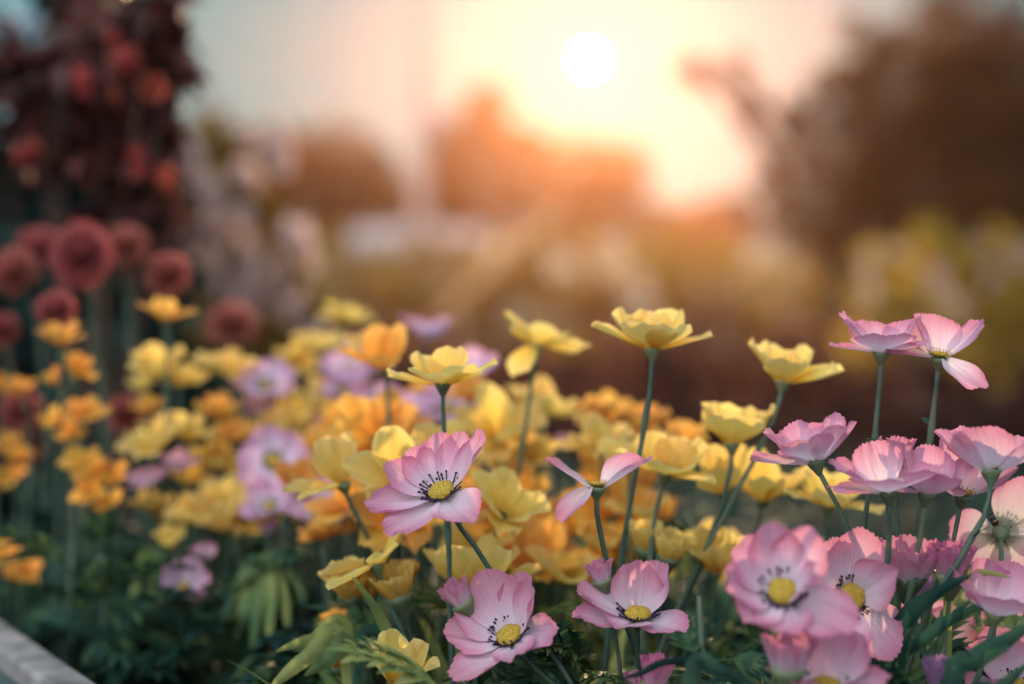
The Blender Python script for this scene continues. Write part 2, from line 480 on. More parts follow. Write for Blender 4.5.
def flower(kind, px, py, d, axis, label, petals=None, n=6, openness=30, size=1.0, lean=0.0, bow=0.0, group=None, centre=True, spin=None, hero=False, by=0.0, cs=1.0):
    SEED[0] += 1; sd = SEED[0]; rg = random.Random(sd * 7919)
    head = at(px, py, d); fm = frame(axis); az = fm.to_3x3() @ Vector((0, 0, 1))
    hgt = head.z - SOIL
    base = Vector((head.x + lean * hgt, head.y + 0.03 * rg.uniform(-1, 1) + by, SOIL))
    root = empty(NAMES[kind], base)
    tag(root, label, 'flower', group)
    stem_part(root, base, head, az, 0.0013 * (0.8 + 0.3 * size), bow, 0.6 if hero else 0.0)
    H = Matrix.Translation(head - base) @ fm
    S = Matrix.Scale(size, 4)
    link('calyx', CALYX, root, H @ S)
    if petals is None:
        sp = rg.uniform(0, 60) if spin is None else spin
        petals = []
        for i in range(n):
            petals.append((sp + 360 / n * i + rg.uniform(-9, 9), openness - 3 + rg.uniform(-20, 20) + (6 if i % 2 else -4), 31 * rg.uniform(0.92, 1.08), 28 * rg.uniform(0.92, 1.08)))
    P = pool(kind)
    for i, q in enumerate(petals):
        a, e, L, W = q[:4]
        if kind not in ('yellow', 'orange'): W *= 1.1 if hero else 1.2
        T = H @ S @ Matrix.Rotation(R(a), 4, 'Z') @ Matrix.Translation((0.0035, 0, 0.0004 * (i % 3))) @ Matrix.Rotation(R(-e), 4, 'Y')
        if hero:
            if kind == 'yellow':
                T = T @ Matrix.Rotation(R(rg.uniform(-4, 13)), 4, 'Y') @ Matrix.Rotation(R(rg.uniform(-14, 14)), 4, 'X')
            curl = q[4] if len(q) > 4 else rg.uniform(0.1, 0.5)
            cup = q[5] if len(q) > 5 else 0.25
            yl = kind in ('yellow', 'orange')
            me = petal_mesh('petal', M[kind], L / 1000, W / 1000, curl=curl, cup=cup, frill=0.055 if yl else 0.045, serr=0.015 if yl else 0.055,
                            seed=sd * 31 + i, nu=16, nv=36, teeth=11)
            link('petal', me, root, T)
        else:
            me = P[rg.randrange(len(P))]
            link('petal', me, root, T @ Matrix.Scale(L / 31, 4, (1, 0, 0)) @ Matrix.Scale(W / 28, 4, (0, 1, 0)))
    if centre:
        c, s = (CENTRES if kind not in ('yellow', 'orange') and cs >= .8 else CEN_PLAIN)[sd % 2]
        co = link('flower_centre', c, root, H @ S @ Matrix.Translation((0, 0, 0.001)) @ Matrix.Scale(cs, 4))
        link('stamens', s, co)
    return root

def bud(kind, px, py, d, axis, label, size=1.0, lean=0.0, n=9, openness=76, bow=0.0, group=None):
    SEED[0] += 1; sd = SEED[0]; rg = random.Random(sd * 977)
    head = at(px, py, d); fm = frame(axis); az = fm.to_3x3() @ Vector((0, 0, 1))
    base = Vector((head.x + lean * (head.z - SOIL), head.y + 0.02 * rg.uniform(-1, 1), SOIL))
    root = empty(NAMES[kind].split('_')[0] + '_bud', base)
    tag(root, label, 'flower bud', group)
    stem_part(root, base, head, az, 0.0012, bow)
    H = Matrix.Translation(head - base) @ fm @ Matrix.Scale(size, 4)
    link('calyx', CALYX_BUD, root, H)
    key = 'bud_' + kind
    if key not in POOL:
        POOL[key] = [petal_mesh('petal', M[kind], 0.020, 0.0125, curl=-0.12 + 0.12 * i, cup=0.55, frill=0.05, serr=0.09, seed=300 + i, claw=0.5, rnd=0.22, nu=10, nv=18, teeth=5) for i in range(4)]
    for i in range(n):
        ring = i % 2
        T = H @ Matrix.Rotation(R(360 / n * i + rg.uniform(-8, 8)), 4, 'Z') @ Matrix.Translation((0.0055 - 0.002 * ring, 0, -0.004)) @ Matrix.Rotation(R(-(openness + 6 * ring + rg.uniform(-7, 7))), 4, 'Y')
        link('petal', POOL[key][rg.randrange(4)], root, T)
    return root

# ------------------------------------------------------------------ ground and raised bed
mb = MB()
mb.quad_grid([Vector((-61 + 122 * i / 20, -61 + 122 * j / 20, 0)) for i in range(21) for j in range(21)], 20, 20)
tag(mb.build('ground', M['ground']), kind='structure')

BP0 = Vector((0.09, 0.29, 0)); BL = Vector((-0.548, 0.837, 0)); BW = Vector((0.837, 0.548, 0))
LEN, WID = 2.3, 2.3
mb = MB(); P = []
for i in range(61):
    for j in range(61):
        p = BP0 + BL * (LEN * i / 60) + BW * (WID * j / 60)
        P.append(Vector((p.x, p.y, SOIL - 0.012 + 0.022 * noise.noise(p * 9) + 0.012 * noise.noise(p * 31))))
mb.quad_grid(P, 60, 60)
tag(mb.build('soil', M['soil']), kind='structure')
root = empty('raised_bed_border', BP0)
tag(root, 'weathered white board edging along the near left side of the flower bed', 'bed edging')
def board(a, b, th, z0, z1, mat='board_side'):
    d = (b - a); L = d.length; c = (a + b) / 2
    m = MB(); rot = Matrix.Rotation(math.atan2(d.y, d.x), 3, 'Z')
    m.box(Vector((c.x, c.y, (z0 + z1) / 2)) - BP0, L, th, z1 - z0, rot)
    o = m.build('board' if mat == 'board_side' else 'cap_rail', M[mat], root, smooth=False)
    bv = o.modifiers.new('bevel', 'BEVEL'); bv.width = 0.003; bv.segments = 2
c1, c2, c3 = BP0 + BL * LEN, BP0 + BL * LEN + BW * WID, BP0 + BW * WID
o_ = -BW * 0.012
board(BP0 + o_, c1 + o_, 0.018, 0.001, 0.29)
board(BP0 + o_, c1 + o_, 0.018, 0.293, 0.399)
board(BP0 + o_ - BL * 0.005, c1 + o_, 0.023, 0.401, 0.416, 'board')
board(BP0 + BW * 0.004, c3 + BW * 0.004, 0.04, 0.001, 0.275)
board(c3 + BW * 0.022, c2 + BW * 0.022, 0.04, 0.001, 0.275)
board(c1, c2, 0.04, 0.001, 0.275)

# ------------------------------------------------------------------ trees, hedge, far things
def leaf_cloud(mb, blobs, n, size, rg, origin, hang=0.0):
    tot = sum(b[1] ** 2 for b in blobs)
    for c, r in blobs:
        k = int(n * r * r / tot)
        sub = []
        for _ in range(max(5, k // 26)):
            while True:
                q = Vector((rg.uniform(-1, 1), rg.uniform(-1, 1), rg.uniform(-1, 1)))
                if 0.35 < q.length < 1: break
            sub.append(c + q * r * Vector((1, 1, 1)).length / 1.732)
        for _ in range(k):
            s = sub[rg.randrange(len(sub))]
            p = s + Vector((rg.gauss(0, 1), rg.gauss(0, 1), rg.gauss(0, 0.8))) * r * 0.17 - origin
            L = size * rg.uniform(0.6, 1.3); W = L * 0.5
            rot = Matrix.Rotation(rg.uniform(0, 6.28), 3, 'Z') @ Matrix.Rotation(rg.gauss(0.3 + hang, 0.6), 3, 'Y') @ Matrix.Rotation(rg.gauss(0, 0.7), 3, 'X')
            b = len(mb.v)
            for v in ((0, 0, 0), (L * .45, W / 2, L * .1), (L, 0, -L * .1), (L * .45, -W / 2, L * .1), (L * .5, 0, 0)):
                mb.v.append(p + rot @ Vector(v)); mb.uv.append((0.5, 0.5))
            mb.f += [(b, b + 4, b + 1), (b + 1, b + 4, b + 2), (b, b + 3, b + 4), (b + 3, b + 2, b + 4)]

def tree(name, label, cat, d, trunk_px, blobs_px, nleaf, size, mat, seed, trunk_r=0.14, z0=0.0, group=None, depth=0.7, limbs=True):
    rg = random.Random(seed)
    base = Vector(((trunk_px - 512) / F * d, d, z0))
    root = empty(name, base); tag(root, label, cat, group)
    blobs = []
    for px, py, r in blobs_px:
        c = at(px, py, d); rr = r / F * d
        c.y += rg.uniform(-depth, depth) * rr
        blobs.append((c, rr))
    mb = MB(); leaf_cloud(mb, blobs, nleaf, size, rg, base)
    mb.build('crown', mat, root, smooth=False)
    tb = MB()
    top = max(b[0].z for b in blobs); cx = sum(b[0].x for b in blobs) / len(blobs)
    H = z0 + (top - z0) * 0.72
    tp = [Vector((base.x + (cx - base.x) * (t ** 1.5) * 0.6 + 0.05 * trunk_r * 8 * math.sin(3 * t + seed), d + 0.3 * trunk_r * math.sin(5 * t), z0 + (H - z0) * t)) - base for t in [i / 10 for i in range(11)]]
    tb.tube(tp, [trunk_r * (1.25 - 1.0 * i / 10) for i in range(11)], 10)
    for c, rr in blobs:
        k = 3 + rg.randrange(5); s = tp[k]; e = c - base
        m = (s + e) / 2 + Vector((0, 0, 0.15 * (e - s).length))
        pts = bez(s, s * 0.6 + m * 0.4, m, e, 8)
        tb.tube(pts, [trunk_r * (0.5 - 0.4 * i / 8) * (1 - k * 0.07) for i in range(9)], 7)
        for _ in range(3):
            a = pts[5 + rg.randrange(3)]
            b2 = e + Vector((rg.uniform(-1, 1), rg.uniform(-1, 1), rg.uniform(-.6, 1))) * rr * 0.8
            tb.tube([a, (a + b2) / 2 + Vector((0, 0, rr * .1)), b2], [trunk_r * .12, trunk_r * .09, trunk_r * .04], 5)
    tb.build('trunk', M['bark'], root)
    return root

tree('broadleaf_tree', 'rounded rusty brown tree standing left of the pale pole', 'tree', 46, 318,
     [(312, 150, 40), (278, 168, 40), (352, 165, 38), (318, 205, 54), (262, 215, 40), (385, 195, 34), (235, 195, 46), (400, 215, 38), (345, 195, 50), (290, 215, 50)], 9500, 0.30, M['leaf_tree'], 3, .22)
tree('broadleaf_tree', 'peaked orange glowing tree just right of the pale pole', 'tree', 52, 482,
     [(484, 112, 26), (470, 145, 34), (508, 142, 30), (480, 190, 52), (445, 195, 36)], 5600, 0.32, M['leaf_tree'], 4, .24)
tree('broadleaf_tree', 'broad flat topped tree standing directly below the sun', 'tree', 54, 585,
     [(548, 165, 30), (585, 168, 32), (622, 165, 30), (560, 205, 44), (610, 205, 44)], 5800, 0.32, M['leaf_tree'], 5, .24)
tree('broadleaf_tree', 'low hazy tree in the bright gap right of the sun', 'tree', 59, 700,
     [(672, 225, 26), (705, 218, 24), (738, 220, 28), (700, 245, 40)], 3800, 0.34, M['leaf_tree'], 6, .24)
tree('broadleaf_tree', 'large reddish brown tree reaching over the right side with loose branches', 'tree', 13, 850,
     [(965, 40, 60), (900, 100, 66), (985, 120, 70), (850, 165, 52), (905, 200, 66), (990, 210, 80), (815, 225, 44), (838, 98, 32), (862, 50, 32),
      (742, 118, 20), (698, 76, 19), (732, 70, 15), (790, 160, 32), (768, 205, 28), (1060, 90, 70), (1070, 220, 80), (752, 92, 13), (800, 105, 24)], 15000, 0.11, M['leaf_tree'], 7, 0.16)
tree('broadleaf_tree', 'dark tree behind the loose branched tree at the right edge', 'tree', 24, 960,
     [(940, 60, 60), (1000, 70, 55), (960, 140, 80), (890, 180, 60), (1030, 170, 80), (960, 220, 80)], 6500, 0.20, M['leaf_tree'], 8, 0.24)
tree('broadleaf_tree', 'brown tree rising behind the pale blossoming bush at left', 'tree', 13, 225,
     [(215, 130, 26), (240, 165, 30), (200, 175, 34), (225, 215, 44), (175, 215, 40)], 4200, 0.10, M['leaf_tree'], 9, 0.11)

def hedge(name, label, cat, d, xs, nleaf, size, mat, seed, z0=0.0, rr=0.35):
    rg = random.Random(seed)
    base = Vector(((xs[0][0] + xs[-1][0]) / 2, d, z0)); base.x = ((xs[0][0] + xs[-1][0]) / 2 - 512) / F * d
    root = empty(name, base); tag(root, label, cat)
    blobs = []
    for px, py in xs:
        c = at(px, py, d); top = c.z
        z = top - rr * 0.8
        while z > z0 + 0.1:
            blobs.append((Vector((c.x + rg.uniform(-.1, .1), d + rg.uniform(-.25, .25), z)), rr)); z -= rr * 0.9
    mb = MB(); leaf_cloud(mb, blobs, nleaf, size, rg, base)
    mb.build('foliage', mat, root, smooth=False)
    tb = MB()
    for c, r in blobs:
        f0 = Vector((c.x + rg.uniform(-.1, .1), d, z0)) - base
        tb.tube([f0, (f0 + c - base) / 2 + Vector((rg.uniform(-.05, .05), 0, 0)), c - base], [0.025, 0.018, 0.008], 5)
    tb.build('stems', M['bark'], root)
    return root
hx = []
rgh = random.Random(77)
for px in range(-60, 1120, 24):
    hx.append((px, 238 + rgh.uniform(-14, 14)))
hedge('hedge', 'long loose golden brown hedge running across behind the flower bed', 'hedge', 20.0, hx, 30000, 0.17, M['leaf_gold'], 12, rr=0.66)
hx = [(px, 330 + rgh.uniform(-14, 14)) for px in range(180, 1100, 60)]
hedge('low_hedge', 'low dark brown hedge in front of the golden hedge', 'hedge', 12, hx, 14000, 0.095, M['leaf_red'], 13, rr=0.34)

hx = [(px, 362 + rgh.uniform(-14, 14)) for px in range(240, 1120, 60)]
hedge('dark_hedge', 'very low dark maroon leaved hedge just behind the flower bed', 'hedge', 3.4, hx, 8000, 0.04, M['leaf_maroon'], 14, rr=0.13)

# pale pole, shed, leaning pole
mb = MB(); d = 31.0; x = (421 - 512) / F * d
mb.tube([Vector((0, 0, 0)), Vector((0, 0, 5.5)), Vector((0, 0, 11.5))], [0.23, 0.2, 0.18], 16)
po = mb.build('utility_pole', M['concrete']); po.location = (x, d, 0)
tag(po, 'tall pale pole rising between the rounded brown tree and the peaked orange tree', 'pole')
d = 40.0; b = at(415, 342, d); b.z = 0
root = empty('garden_shed', b); tag(root, 'low shed with pale roof showing above the hedge by the pole', 'shed')
mb = MB(); mb.box((0, 0, 1.5), 3.3, 3.0, 3.0); mb.build('wall', M['concrete'], root, smooth=False)
mb = MB(); mb.box((0, -0.02, 3.5), 3.8, 3.8, 0.08, Matrix.Rotation(R(14), 3, 'X')); mb.build('roof', M['roof'], root, smooth=False)
mb = MB(); mb.box((0.6, -1.512, 1.05), 0.9, 0.03, 2.05); mb.build('door', M['wood'], root, smooth=False)
d = 19.2; p0 = at(372, 386, d); p1 = at(562, 203, d)
mb = MB(); mb.tube([Vector((0, 0, 0)), (p1 - p0) * 0.5, p1 - p0], [0.09, 0.085, 0.07], 10)
o = mb.build('leaning_pole', M['wood']); o.location = p0
tag(o, 'slanting timber pole leaning out of the hedge below the sun', 'pole')

# ------------------------------------------------------------------ bushes at the left and right
def bush(name, label, d, foot_px, blobs_px, nleaf, size, mat, seed, flowers=(), fmat=None, fsize=1.0, z0=0.0, stem_r=0.006, depth=0.6):
    rg = random.Random(seed)
    base = Vector(((foot_px - 512) / F * d, d, z0)); root = empty(name, base); tag(root, label, 'bush')
    blobs = []
    for px, py, r in blobs_px:
        c = at(px, py, d); rr = r / F * d; c.y += rg.uniform(-depth, depth) * rr * 1.5
        blobs.append((c, rr))
    mb = MB(); leaf_cloud(mb, blobs, nleaf, size, rg, base, 0.4); mb.build('foliage', mat, root, smooth=False)
    tb = MB()
    for c, r in blobs:
        s = Vector((rg.uniform(-.04, .04), rg.uniform(-.04, .04), 0)); e = c - base
        pts = bez(s, s + Vector((0, 0, e.z * .5)), e - Vector((0, 0, e.z * .3)), e + Vector((0, 0, r * .6)), 10)
        tb.tube(pts, [stem_r * (1 - .7 * i / 10) for i in range(11)], 6)
    tb.build('stems', M['bark'], root)
    for i, (px, py) in enumerate(flowers):
        c = at(px, py, d - 0.06 * d) - base
        fb = MB()
        fk = rg.uniform(.6, 1.5); ax = Matrix.Rotation(rg.uniform(0, 6.28), 3, 'Z') @ Matrix.Rotation(rg.uniform(1.0, 2.3), 3, 'X')
        for k in range(6):
            r3 = ax @ Matrix.Rotation(k * 1.047, 3, 'Z') @ Matrix.Rotation(-0.4, 3, 'Y')
            pts = []
            for u in range(6):
                for v in range(5):
                    uu, vv = u / 5, v / 4 * 2 - 1
                    w = 0.011 * math.sin(math.pi * (0.15 + 0.75 * uu))
                    pts.append(c + r3 @ Vector((uu * 0.026, vv * w, 0.006 * vv * vv + 0.004 * uu)) * fsize)
            fb.quad_grid([c + (q - c) * fk for q in pts], 5, 4, [(u / 5, v / 4) for u in range(6) for v in range(5)])
        fb.build('flower', fmat, root)
    return root

bush('evergreen_bush', 'tall dark bluish green bush filling the upper left corner', 2.1, 60,
     [(20, 60, 60), (90, 30, 60), (40, 150, 70), (120, 130, 55), (140, 60, 45), (20, 250, 80), (60, 205, 60), (100, 230, 70), (150, 250, 40), (60, 330, 90), (150, 340, 60), (10, 400, 80), (110, 410, 80), (190, 380, 40), (-30, 150, 60), (-30, 320, 80), (60, 470, 90)],
     7500, 0.06, M['leaf_dark'], 21, [(42, 16), (52, 24), (12, 108), (24, 122), (58, 66), (8, 30)], M['sky_blossom'], 1.7, stem_r=0.014)
bush('red_leaved_bush', 'tall reddish brown bush with hanging coral flowers at upper left', 1.35, 110,
     [(100, 20, 46), (150, 25, 36), (60, 60, 40), (140, 75, 30), (110, 110, 40), (70, 150, 34), (140, 185, 34), (100, 205, 36), (30, 110, 30), (165, 20, 22), (150, 130, 20)],
     560, 0.05, M['leaf_red'], 22, [(35, 148), (28, 160), (95, 80), (108, 96), (75, 82), (150, 162), (162, 172), (140, 158), (128, 60), (90, 235), (118, 240), (112, 40), (150, 90)], M['coral'], 0.55, SOIL, 0.005)
bush('blossoming_bush', 'airy brown bush dotted with pale pinkish blossoms left of the flower bed', 2.7, 225,
     [(215, 130, 26), (240, 150, 24), (200, 190, 30), (250, 200, 30), (225, 250, 40), (270, 270, 36), (200, 300, 40), (260, 330, 44), (300, 330, 40), (220, 380, 50)],
     1100, 0.05, M['leaf_olive'], 23, [(245, 140), (262, 150), (175, 145), (205, 210), (250, 218), (275, 240), (285, 250), (292, 268), (170, 190), (205, 170), (280, 300), (262, 300), (240, 262), (190, 240), (300, 330), (150, 205), (262, 285), (225, 190), (215, 230), (190, 160), (240, 180), (255, 300), (230, 280)], M['blossom'], 1.75)
bush('blossoming_bush', 'brown bush with faint pale blossoms below the large tree at right', 6.0, 930,
     [(880, 275, 40), (940, 265, 44), (1000, 270, 46), (900, 320, 50), (970, 320, 54), (1040, 310, 60)], 2200, 0.07, M['leaf_gold'], 24,
     [(905, 250), (940, 275), (985, 240), (880, 290), (1000, 280), (960, 300), (1015, 255), (860, 262)], M['blossom'], 2.2, 0.0, 0.012)
# ------------------------------------------------------------------ pink anemones in the front of the bed
flower('pink', 443, 494, 0.71, (-.28, .80, .52), 'open pink anemone turned to the light, tilted among the yellow flowers left of middle',
       [(153, 24, 31, 20), (120, 26, 28, 20), (86, 28, 29, 22), (58, 32, 31, 19), (27, 34, 34, 16), (188, 8, 36, 19), (226, 2, 35, 25), (300, 0, 28, 24)], lean=0.47, hero=True)
flower('pink', 511, 638, 0.70, (-.36, .78, .50), 'open pink anemone near the bottom with its dark ringed centre shown, beside a bud',
       [(178, 24, 30, 26), (140, 34, 30, 26), (98, 42, 33, 28), (55, 44, 30, 22), (20, 46, 31, 20), (335, 8, 25, 22), (228, 15, 36, 22), (285, 18, 24, 20)], lean=0.75, hero=True)
flower('pink', 638, 618, 0.71, (0.0, .95, .30), 'pink anemone seen side on with one upright back petal, near the bottom middle',
       [(88, 74, 28, 25), (42, 58, 29, 22), (165, 16, 30, 24), (200, 6, 31, 20), (245, 12, 22, 22), (318, 0, 24, 24)], lean=0.1, hero=True)
flower('pink', 597, 488, 0.73, (.05, .99, .02), 'pink anemone with only three petals left on a long bare stem',
       [(172, 30, 27, 24, .1, .1), (14, 32, 29, 25, .0, .55), (200, -44, 24, 26, -.1, .1)], lean=0.22, hero=True, cs=.7)
flower('pink', 783, 594, 0.635, (-.12, .62, .70), 'big blurred pink anemone nearest the viewer with one petal folded over its centre',
       [(175, 28, 26, 24), (135, 34, 28, 24), (95, 36, 28, 24), (52, 36, 29, 24), (338, 62, 27, 19), (322, 2, 33, 24), (262, 8, 22, 24), (215, 14, 23, 22)], lean=-0.05, hero=True)
flower('pink', 851, 598, 0.69, (.05, .42, .88), 'open pink anemone with golden centre just right of the big blurred one',
       [(165, 20, 28, 24), (125, 28, 30, 26), (80, 32, 31, 28), (22, 60, 30, 24), (250, 4, 28, 24), (300, 2, 30, 26), (205, 10, 26, 22)], lean=-0.02, hero=True)
flower('pink', 816, 462, 0.70, (-.22, .95, -.20), 'pink anemone seen from below, facing away, on a curved stem in front of yellow flowers',
       [(182, 12, 30, 20), (150, 42, 27, 24), (100, 50, 27, 26), (40, 46, 28, 26), (5, 26, 26, 22), (245, 20, 22, 26), (305, 30, 22, 24)], lean=0.25, bow=0.012, hero=True, cs=.75)
flower('pink', 881, 352, 0.725, (-.02, .99, .12), 'left flower of the two tallest pink anemones, flat with one raised petal',
       [(155, 44, 26, 19), (182, 6, 24, 16), (100, 34, 20, 24), (265, 40, 15, 30), (20, 40, 22, 20), (335, 8, 20, 20)], lean=-0.06, hero=True, cs=.75)
flower('pink', 939, 358, 0.725, (.02, .97, .22), 'right flower of the two tallest pink anemones, with a petal hanging down in front',
       [(150, 58, 23, 11), (100, 52, 23, 27), (182, 4, 27, 20), (12, 38, 27, 16), (305, -30, 26, 22)], lean=-0.05, hero=True, cs=.75)
flower('pink', 991, 472, 0.685, (.10, .93, -.36), 'pink anemone with fluted petals at the right edge above the pale hanging ones',
       [(172, 36, 29, 25), (110, 60, 28, 30), (35, 44, 29, 26), (-20, 26, 26, 24), (235, 36, 24, 28)], lean=-0.42, hero=True, cs=.75)
flower('pink', 888, 492, 0.68, (-.10, .98, .12), 'wide flat pink anemone at the left of the crowded pink row on the right',
       [(172, 34, 29, 22), (112, 58, 25, 26), (262, 26, 19, 34), (185, 8, 26, 20), (15, 16, 27, 22)], lean=-0.08, hero=True, cs=.75)
flower('pink', 926, 494, 0.69, (.12, .98, .06), 'cupped pink anemone overlapping the wide flat one in the pink row',
       [(150, 60, 24, 24), (75, 66, 24, 22), (20, 34, 26, 24), (265, 40, 18, 26), (190, -2, 25, 18)], lean=-0.10, hero=True, cs=.75)
flower('pink', 962, 496, 0.71, (.10, .97, .16), 'pink anemone with tall rear petal and dark green stem below the fluted one',
       [(120, 68, 30, 26), (20, 26, 30, 22), (50, 44, 27, 24), (205, 20, 20, 22)], lean=-0.2, hero=True, cs=.75)
flower('white', 1001, 533, 0.74, (.30, .30, -.90), 'pale anemone seen from behind with petals hanging at the right edge',
       [(170, 12, 24, 22), (120, 14, 26, 26), (55, 14, 28, 28), (5, 12, 28, 24), (290, 8, 28, 22)], lean=-0.1, hero=True)
flower('pink', 995, 614, 0.68, (.16, .97, .10), 'shaded pink anemone bowl low at the right edge below the pale one',
       [(165, 34, 29, 24), (120, 60, 26, 26), (60, 50, 26, 26), (265, 34, 18, 32), (10, 30, 28, 24)], lean=-0.2, hero=True, cs=.75)
flower('pink', 826, 690, 0.64, (0, .95, .28), 'pink anemone cut off by the bottom edge below the golden centred one',
       [(150, 50, 29, 27), (85, 58, 28, 27), (40, 48, 28, 26), (190, 20, 28, 24), (270, 30, 20, 30), (330, 20, 27, 24)], lean=0.0, hero=True)
flower('white', 930, 655, 0.76, (.05, .8, .55), 'blurred pale anemone half hidden behind the broad green leaves',
       [(150, 30, 28, 26), (95, 40, 30, 30), (40, 35, 28, 26), (200, 8, 28, 24), (330, 6, 28, 24), (265, 6, 24, 26)], lean=0.0, hero=True)
flower('white', 1022, 655, 0.76, (.0, .9, .35), 'pale pink anemone low in the right corner behind a dark leaf', n=5, openness=34, size=0.95)
flower('pink', 1016, 690, 0.70, (-.1, .9, .3), 'pink anemone cut off in the bottom right corner', n=6, openness=36, size=0.95)
bud('pink', 462, 602, 0.705, (-.55, .76, .2), 'half open pink bud leaning left above the lower open anemone', 0.72, 0.1)
bud('pink', 602, 580, 0.72, (-.30, .93, .1), 'closed pale pink bud beside the long bare stem of the three petalled flower', 0.62, 0.05)
bud('pink', 898, 462, 0.72, (.05, .99, .0), 'small pink bud poking up behind the wide flat anemone', 0.8, 0.0)
bud('pink', 788, 668, 0.63, (.05, .98, .1), 'pink bud rising below the big blurred anemone', 0.95, 0.0, openness=66)
bud('pink', 908, 574, 0.70, (.0, .98, .2), 'half open pink bud with toothed petals right of the golden centred anemone', 1.1, 0.0, openness=58)
bud('rose', 951, 574, 0.69, (.02, .98, .15), 'deep pink fringed bud on a short green cup at right', 0.95, -0.1, n=12, openness=68)
bud('rose', 655, 684, 0.69, (.0, .99, .1), 'dark rose bud under the arching black green strand at the bottom', 0.85, 0.0)
bud('purple', 942, 690, 0.66, (.0, .98, .1), 'violet bud at the bottom edge among broad leaves', 0.9, 0.0)
bud('pink', 636, 692, 0.70, (-.1, .98, .1), 'tiny pink bud tip at the bottom edge left of the dark rose bud', 0.6, 0.0)
bud('purple', 915, 600, 0.78, (.1, .95, .1), 'violet blur of a bud behind the broad curling leaf', 0.9, 0.0)

# ------------------------------------------------------------------ yellow flowers standing above the bed
flower('yellow', 652, 349, 0.77, (0, .99, -.05), 'tall pale yellow flower standing alone against the hedge at centre right',
       [(178, 26, 31, 24), (140, 44, 30, 28), (95, 44, 27, 28), (50, 46, 30, 26), (4, 18, 31, 24), (255, 26, 24, 30), (300, 24, 26, 26)], lean=-0.12, hero=True, centre=False)
flower('yellow', 443, 384, 0.76, (0, .99, .0), 'pale yellow cup flower on a thin dark stem above the left pink anemone',
       [(178, 14, 28, 22), (130, 44, 25, 26), (80, 50, 26, 26), (3, 24, 29, 18), (265, 24, 20, 34), (320, 20, 22, 24)], lean=0.03, hero=True, centre=False)
flower('yellow', 537, 346, 0.88, (.10, .98, -.1), 'yellow flower with one petal hanging down over its stem, left of the tall lone one',
       [(165, 48, 27, 26), (105, 36, 26, 28), (15, 10, 30, 26), (60, 30, 28, 26), (225, -60, 25, 22)], lean=-0.10, hero=True, centre=False)
flower('yellow', 783, 382, 0.80, (.14, .98, .0), 'yellow flower right of centre against the dark gap, on a bent stem',
       [(168, 52, 28, 20), (115, 48, 28, 24), (50, 44, 29, 22), (350, 18, 30, 18), (15, 34, 30, 20), (262, 34, 22, 24)], lean=-0.35, hero=True, centre=False)
flower('yellow', 732, 444, 0.80, (.0, .98, -.05), 'round yellow cup flower just left of the pink flower seen from below',
       [(165, 48, 28, 22), (110, 54, 28, 30), (55, 44, 30, 30), (5, 40, 30, 24), (265, 42, 24, 34)], lean=-0.25, hero=True, centre=False)
flower('yellow', 664, 474, 0.79, (.18, .97, .1), 'ruffled yellow flower right behind the three petalled pink one',
       [(170, 14, 27, 24), (110, 46, 26, 28), (60, 54, 26, 26), (20, 40, 28, 24), (330, 8, 26, 24), (270, 20, 22, 30)], lean=-0.1, hero=True, centre=False)
flower('yellow', 343, 484, 0.80, (-.30, .92, .10), 'yellow flower with two upright petals and one flat, left of the open pink anemone',
       [(192, 12, 30, 22), (110, 66, 28, 26), (60, 70, 28, 24), (225, 10, 26, 20)], lean=0.35, hero=True, centre=False)
flower('yellow', 474, 594, 0.77, (.1, .90, -.35), 'large soft yellow flower spread behind the half open pink bud',
       [(165, 34, 34, 28), (120, 56, 35, 28), (75, 60, 35, 26), (35, 52, 35, 24), (5, 34, 34, 22), (235, 40, 30, 28), (300, 44, 30, 26)], lean=0.1, hero=True, centre=False, size=1.05)
flower('yellow', 376, 566, 0.76, (-.30, .92, -.20), 'twisted yellow flower with a long raised petal above the green leaves',
       [(4, 46, 37, 17), (40, 34, 28, 20), (178, 4, 28, 22), (215, -18, 27, 24), (150, 16, 26, 22), (300, 10, 20, 20)], lean=0.3, hero=True, centre=False)
flower('yellow', 400, 482, 0.78, (0, .6, .8), 'yellow flower peeping out behind the left petals of the pink anemone', n=6, openness=26, size=0.9, centre=False)
flower('yellow', 502, 516, 0.80, (.3, .8, .5), 'yellow flower behind the right edge of the open pink anemone', n=6, openness=30, size=0.85, centre=False)
flower('yellow', 440, 462, 0.84, (0, .7, .7), 'yellow flower hidden behind the rear petals of the open pink anemone', n=6, openness=30, size=0.8, centre=False)
flower('yellow', 722, 492, 0.82, (-.1, .97, .1), 'narrow yellow flower under the round yellow cup flower',
       [(165, 50, 30, 16), (95, 66, 28, 22), (30, 60, 28, 22), (260, 46, 22, 26)], lean=-0.22, hero=True, centre=False)
flower('yellow', 762, 500, 0.83, (.1, .97, .1), 'yellow flower crowded under the pink flower seen from below', n=5, openness=48, size=0.95, lean=-0.25, centre=False)
flower('yellow', 828, 506, 0.82, (.1, .98, .1), 'yellow flower between stems below the pink flower seen from below', n=5, openness=34, size=0.95, centre=False)
flower('yellow', 716, 572, 0.80, (0, .95, .2), 'yellow flower low between the pink anemones and dark gap', n=6, openness=52, size=0.8, lean=-0.15, centre=False)
bud('yellow', 648, 548, 0.80, (.1, .95, .2), 'pale yellow bud, upper one of the pair right of the long bare stem', 0.95, 0, openness=62)
bud('yellow', 668, 556, 0.79, (.2, .95, .2), 'pale yellow bud, lower one of the pair right of the long bare stem', 0.9, 0, openness=66)
bud('yellow', 352, 592, 0.77, (-.2, .9, .4), 'curled yellow bud left of the orange bud on a bending stem', 1.0, 0.1, openness=60)
bud('orange', 368, 594, 0.77, (.0, .9, .4), 'orange bud on a bending stem among the green leaves', 0.7, 0.25, openness=70, bow=0.02)
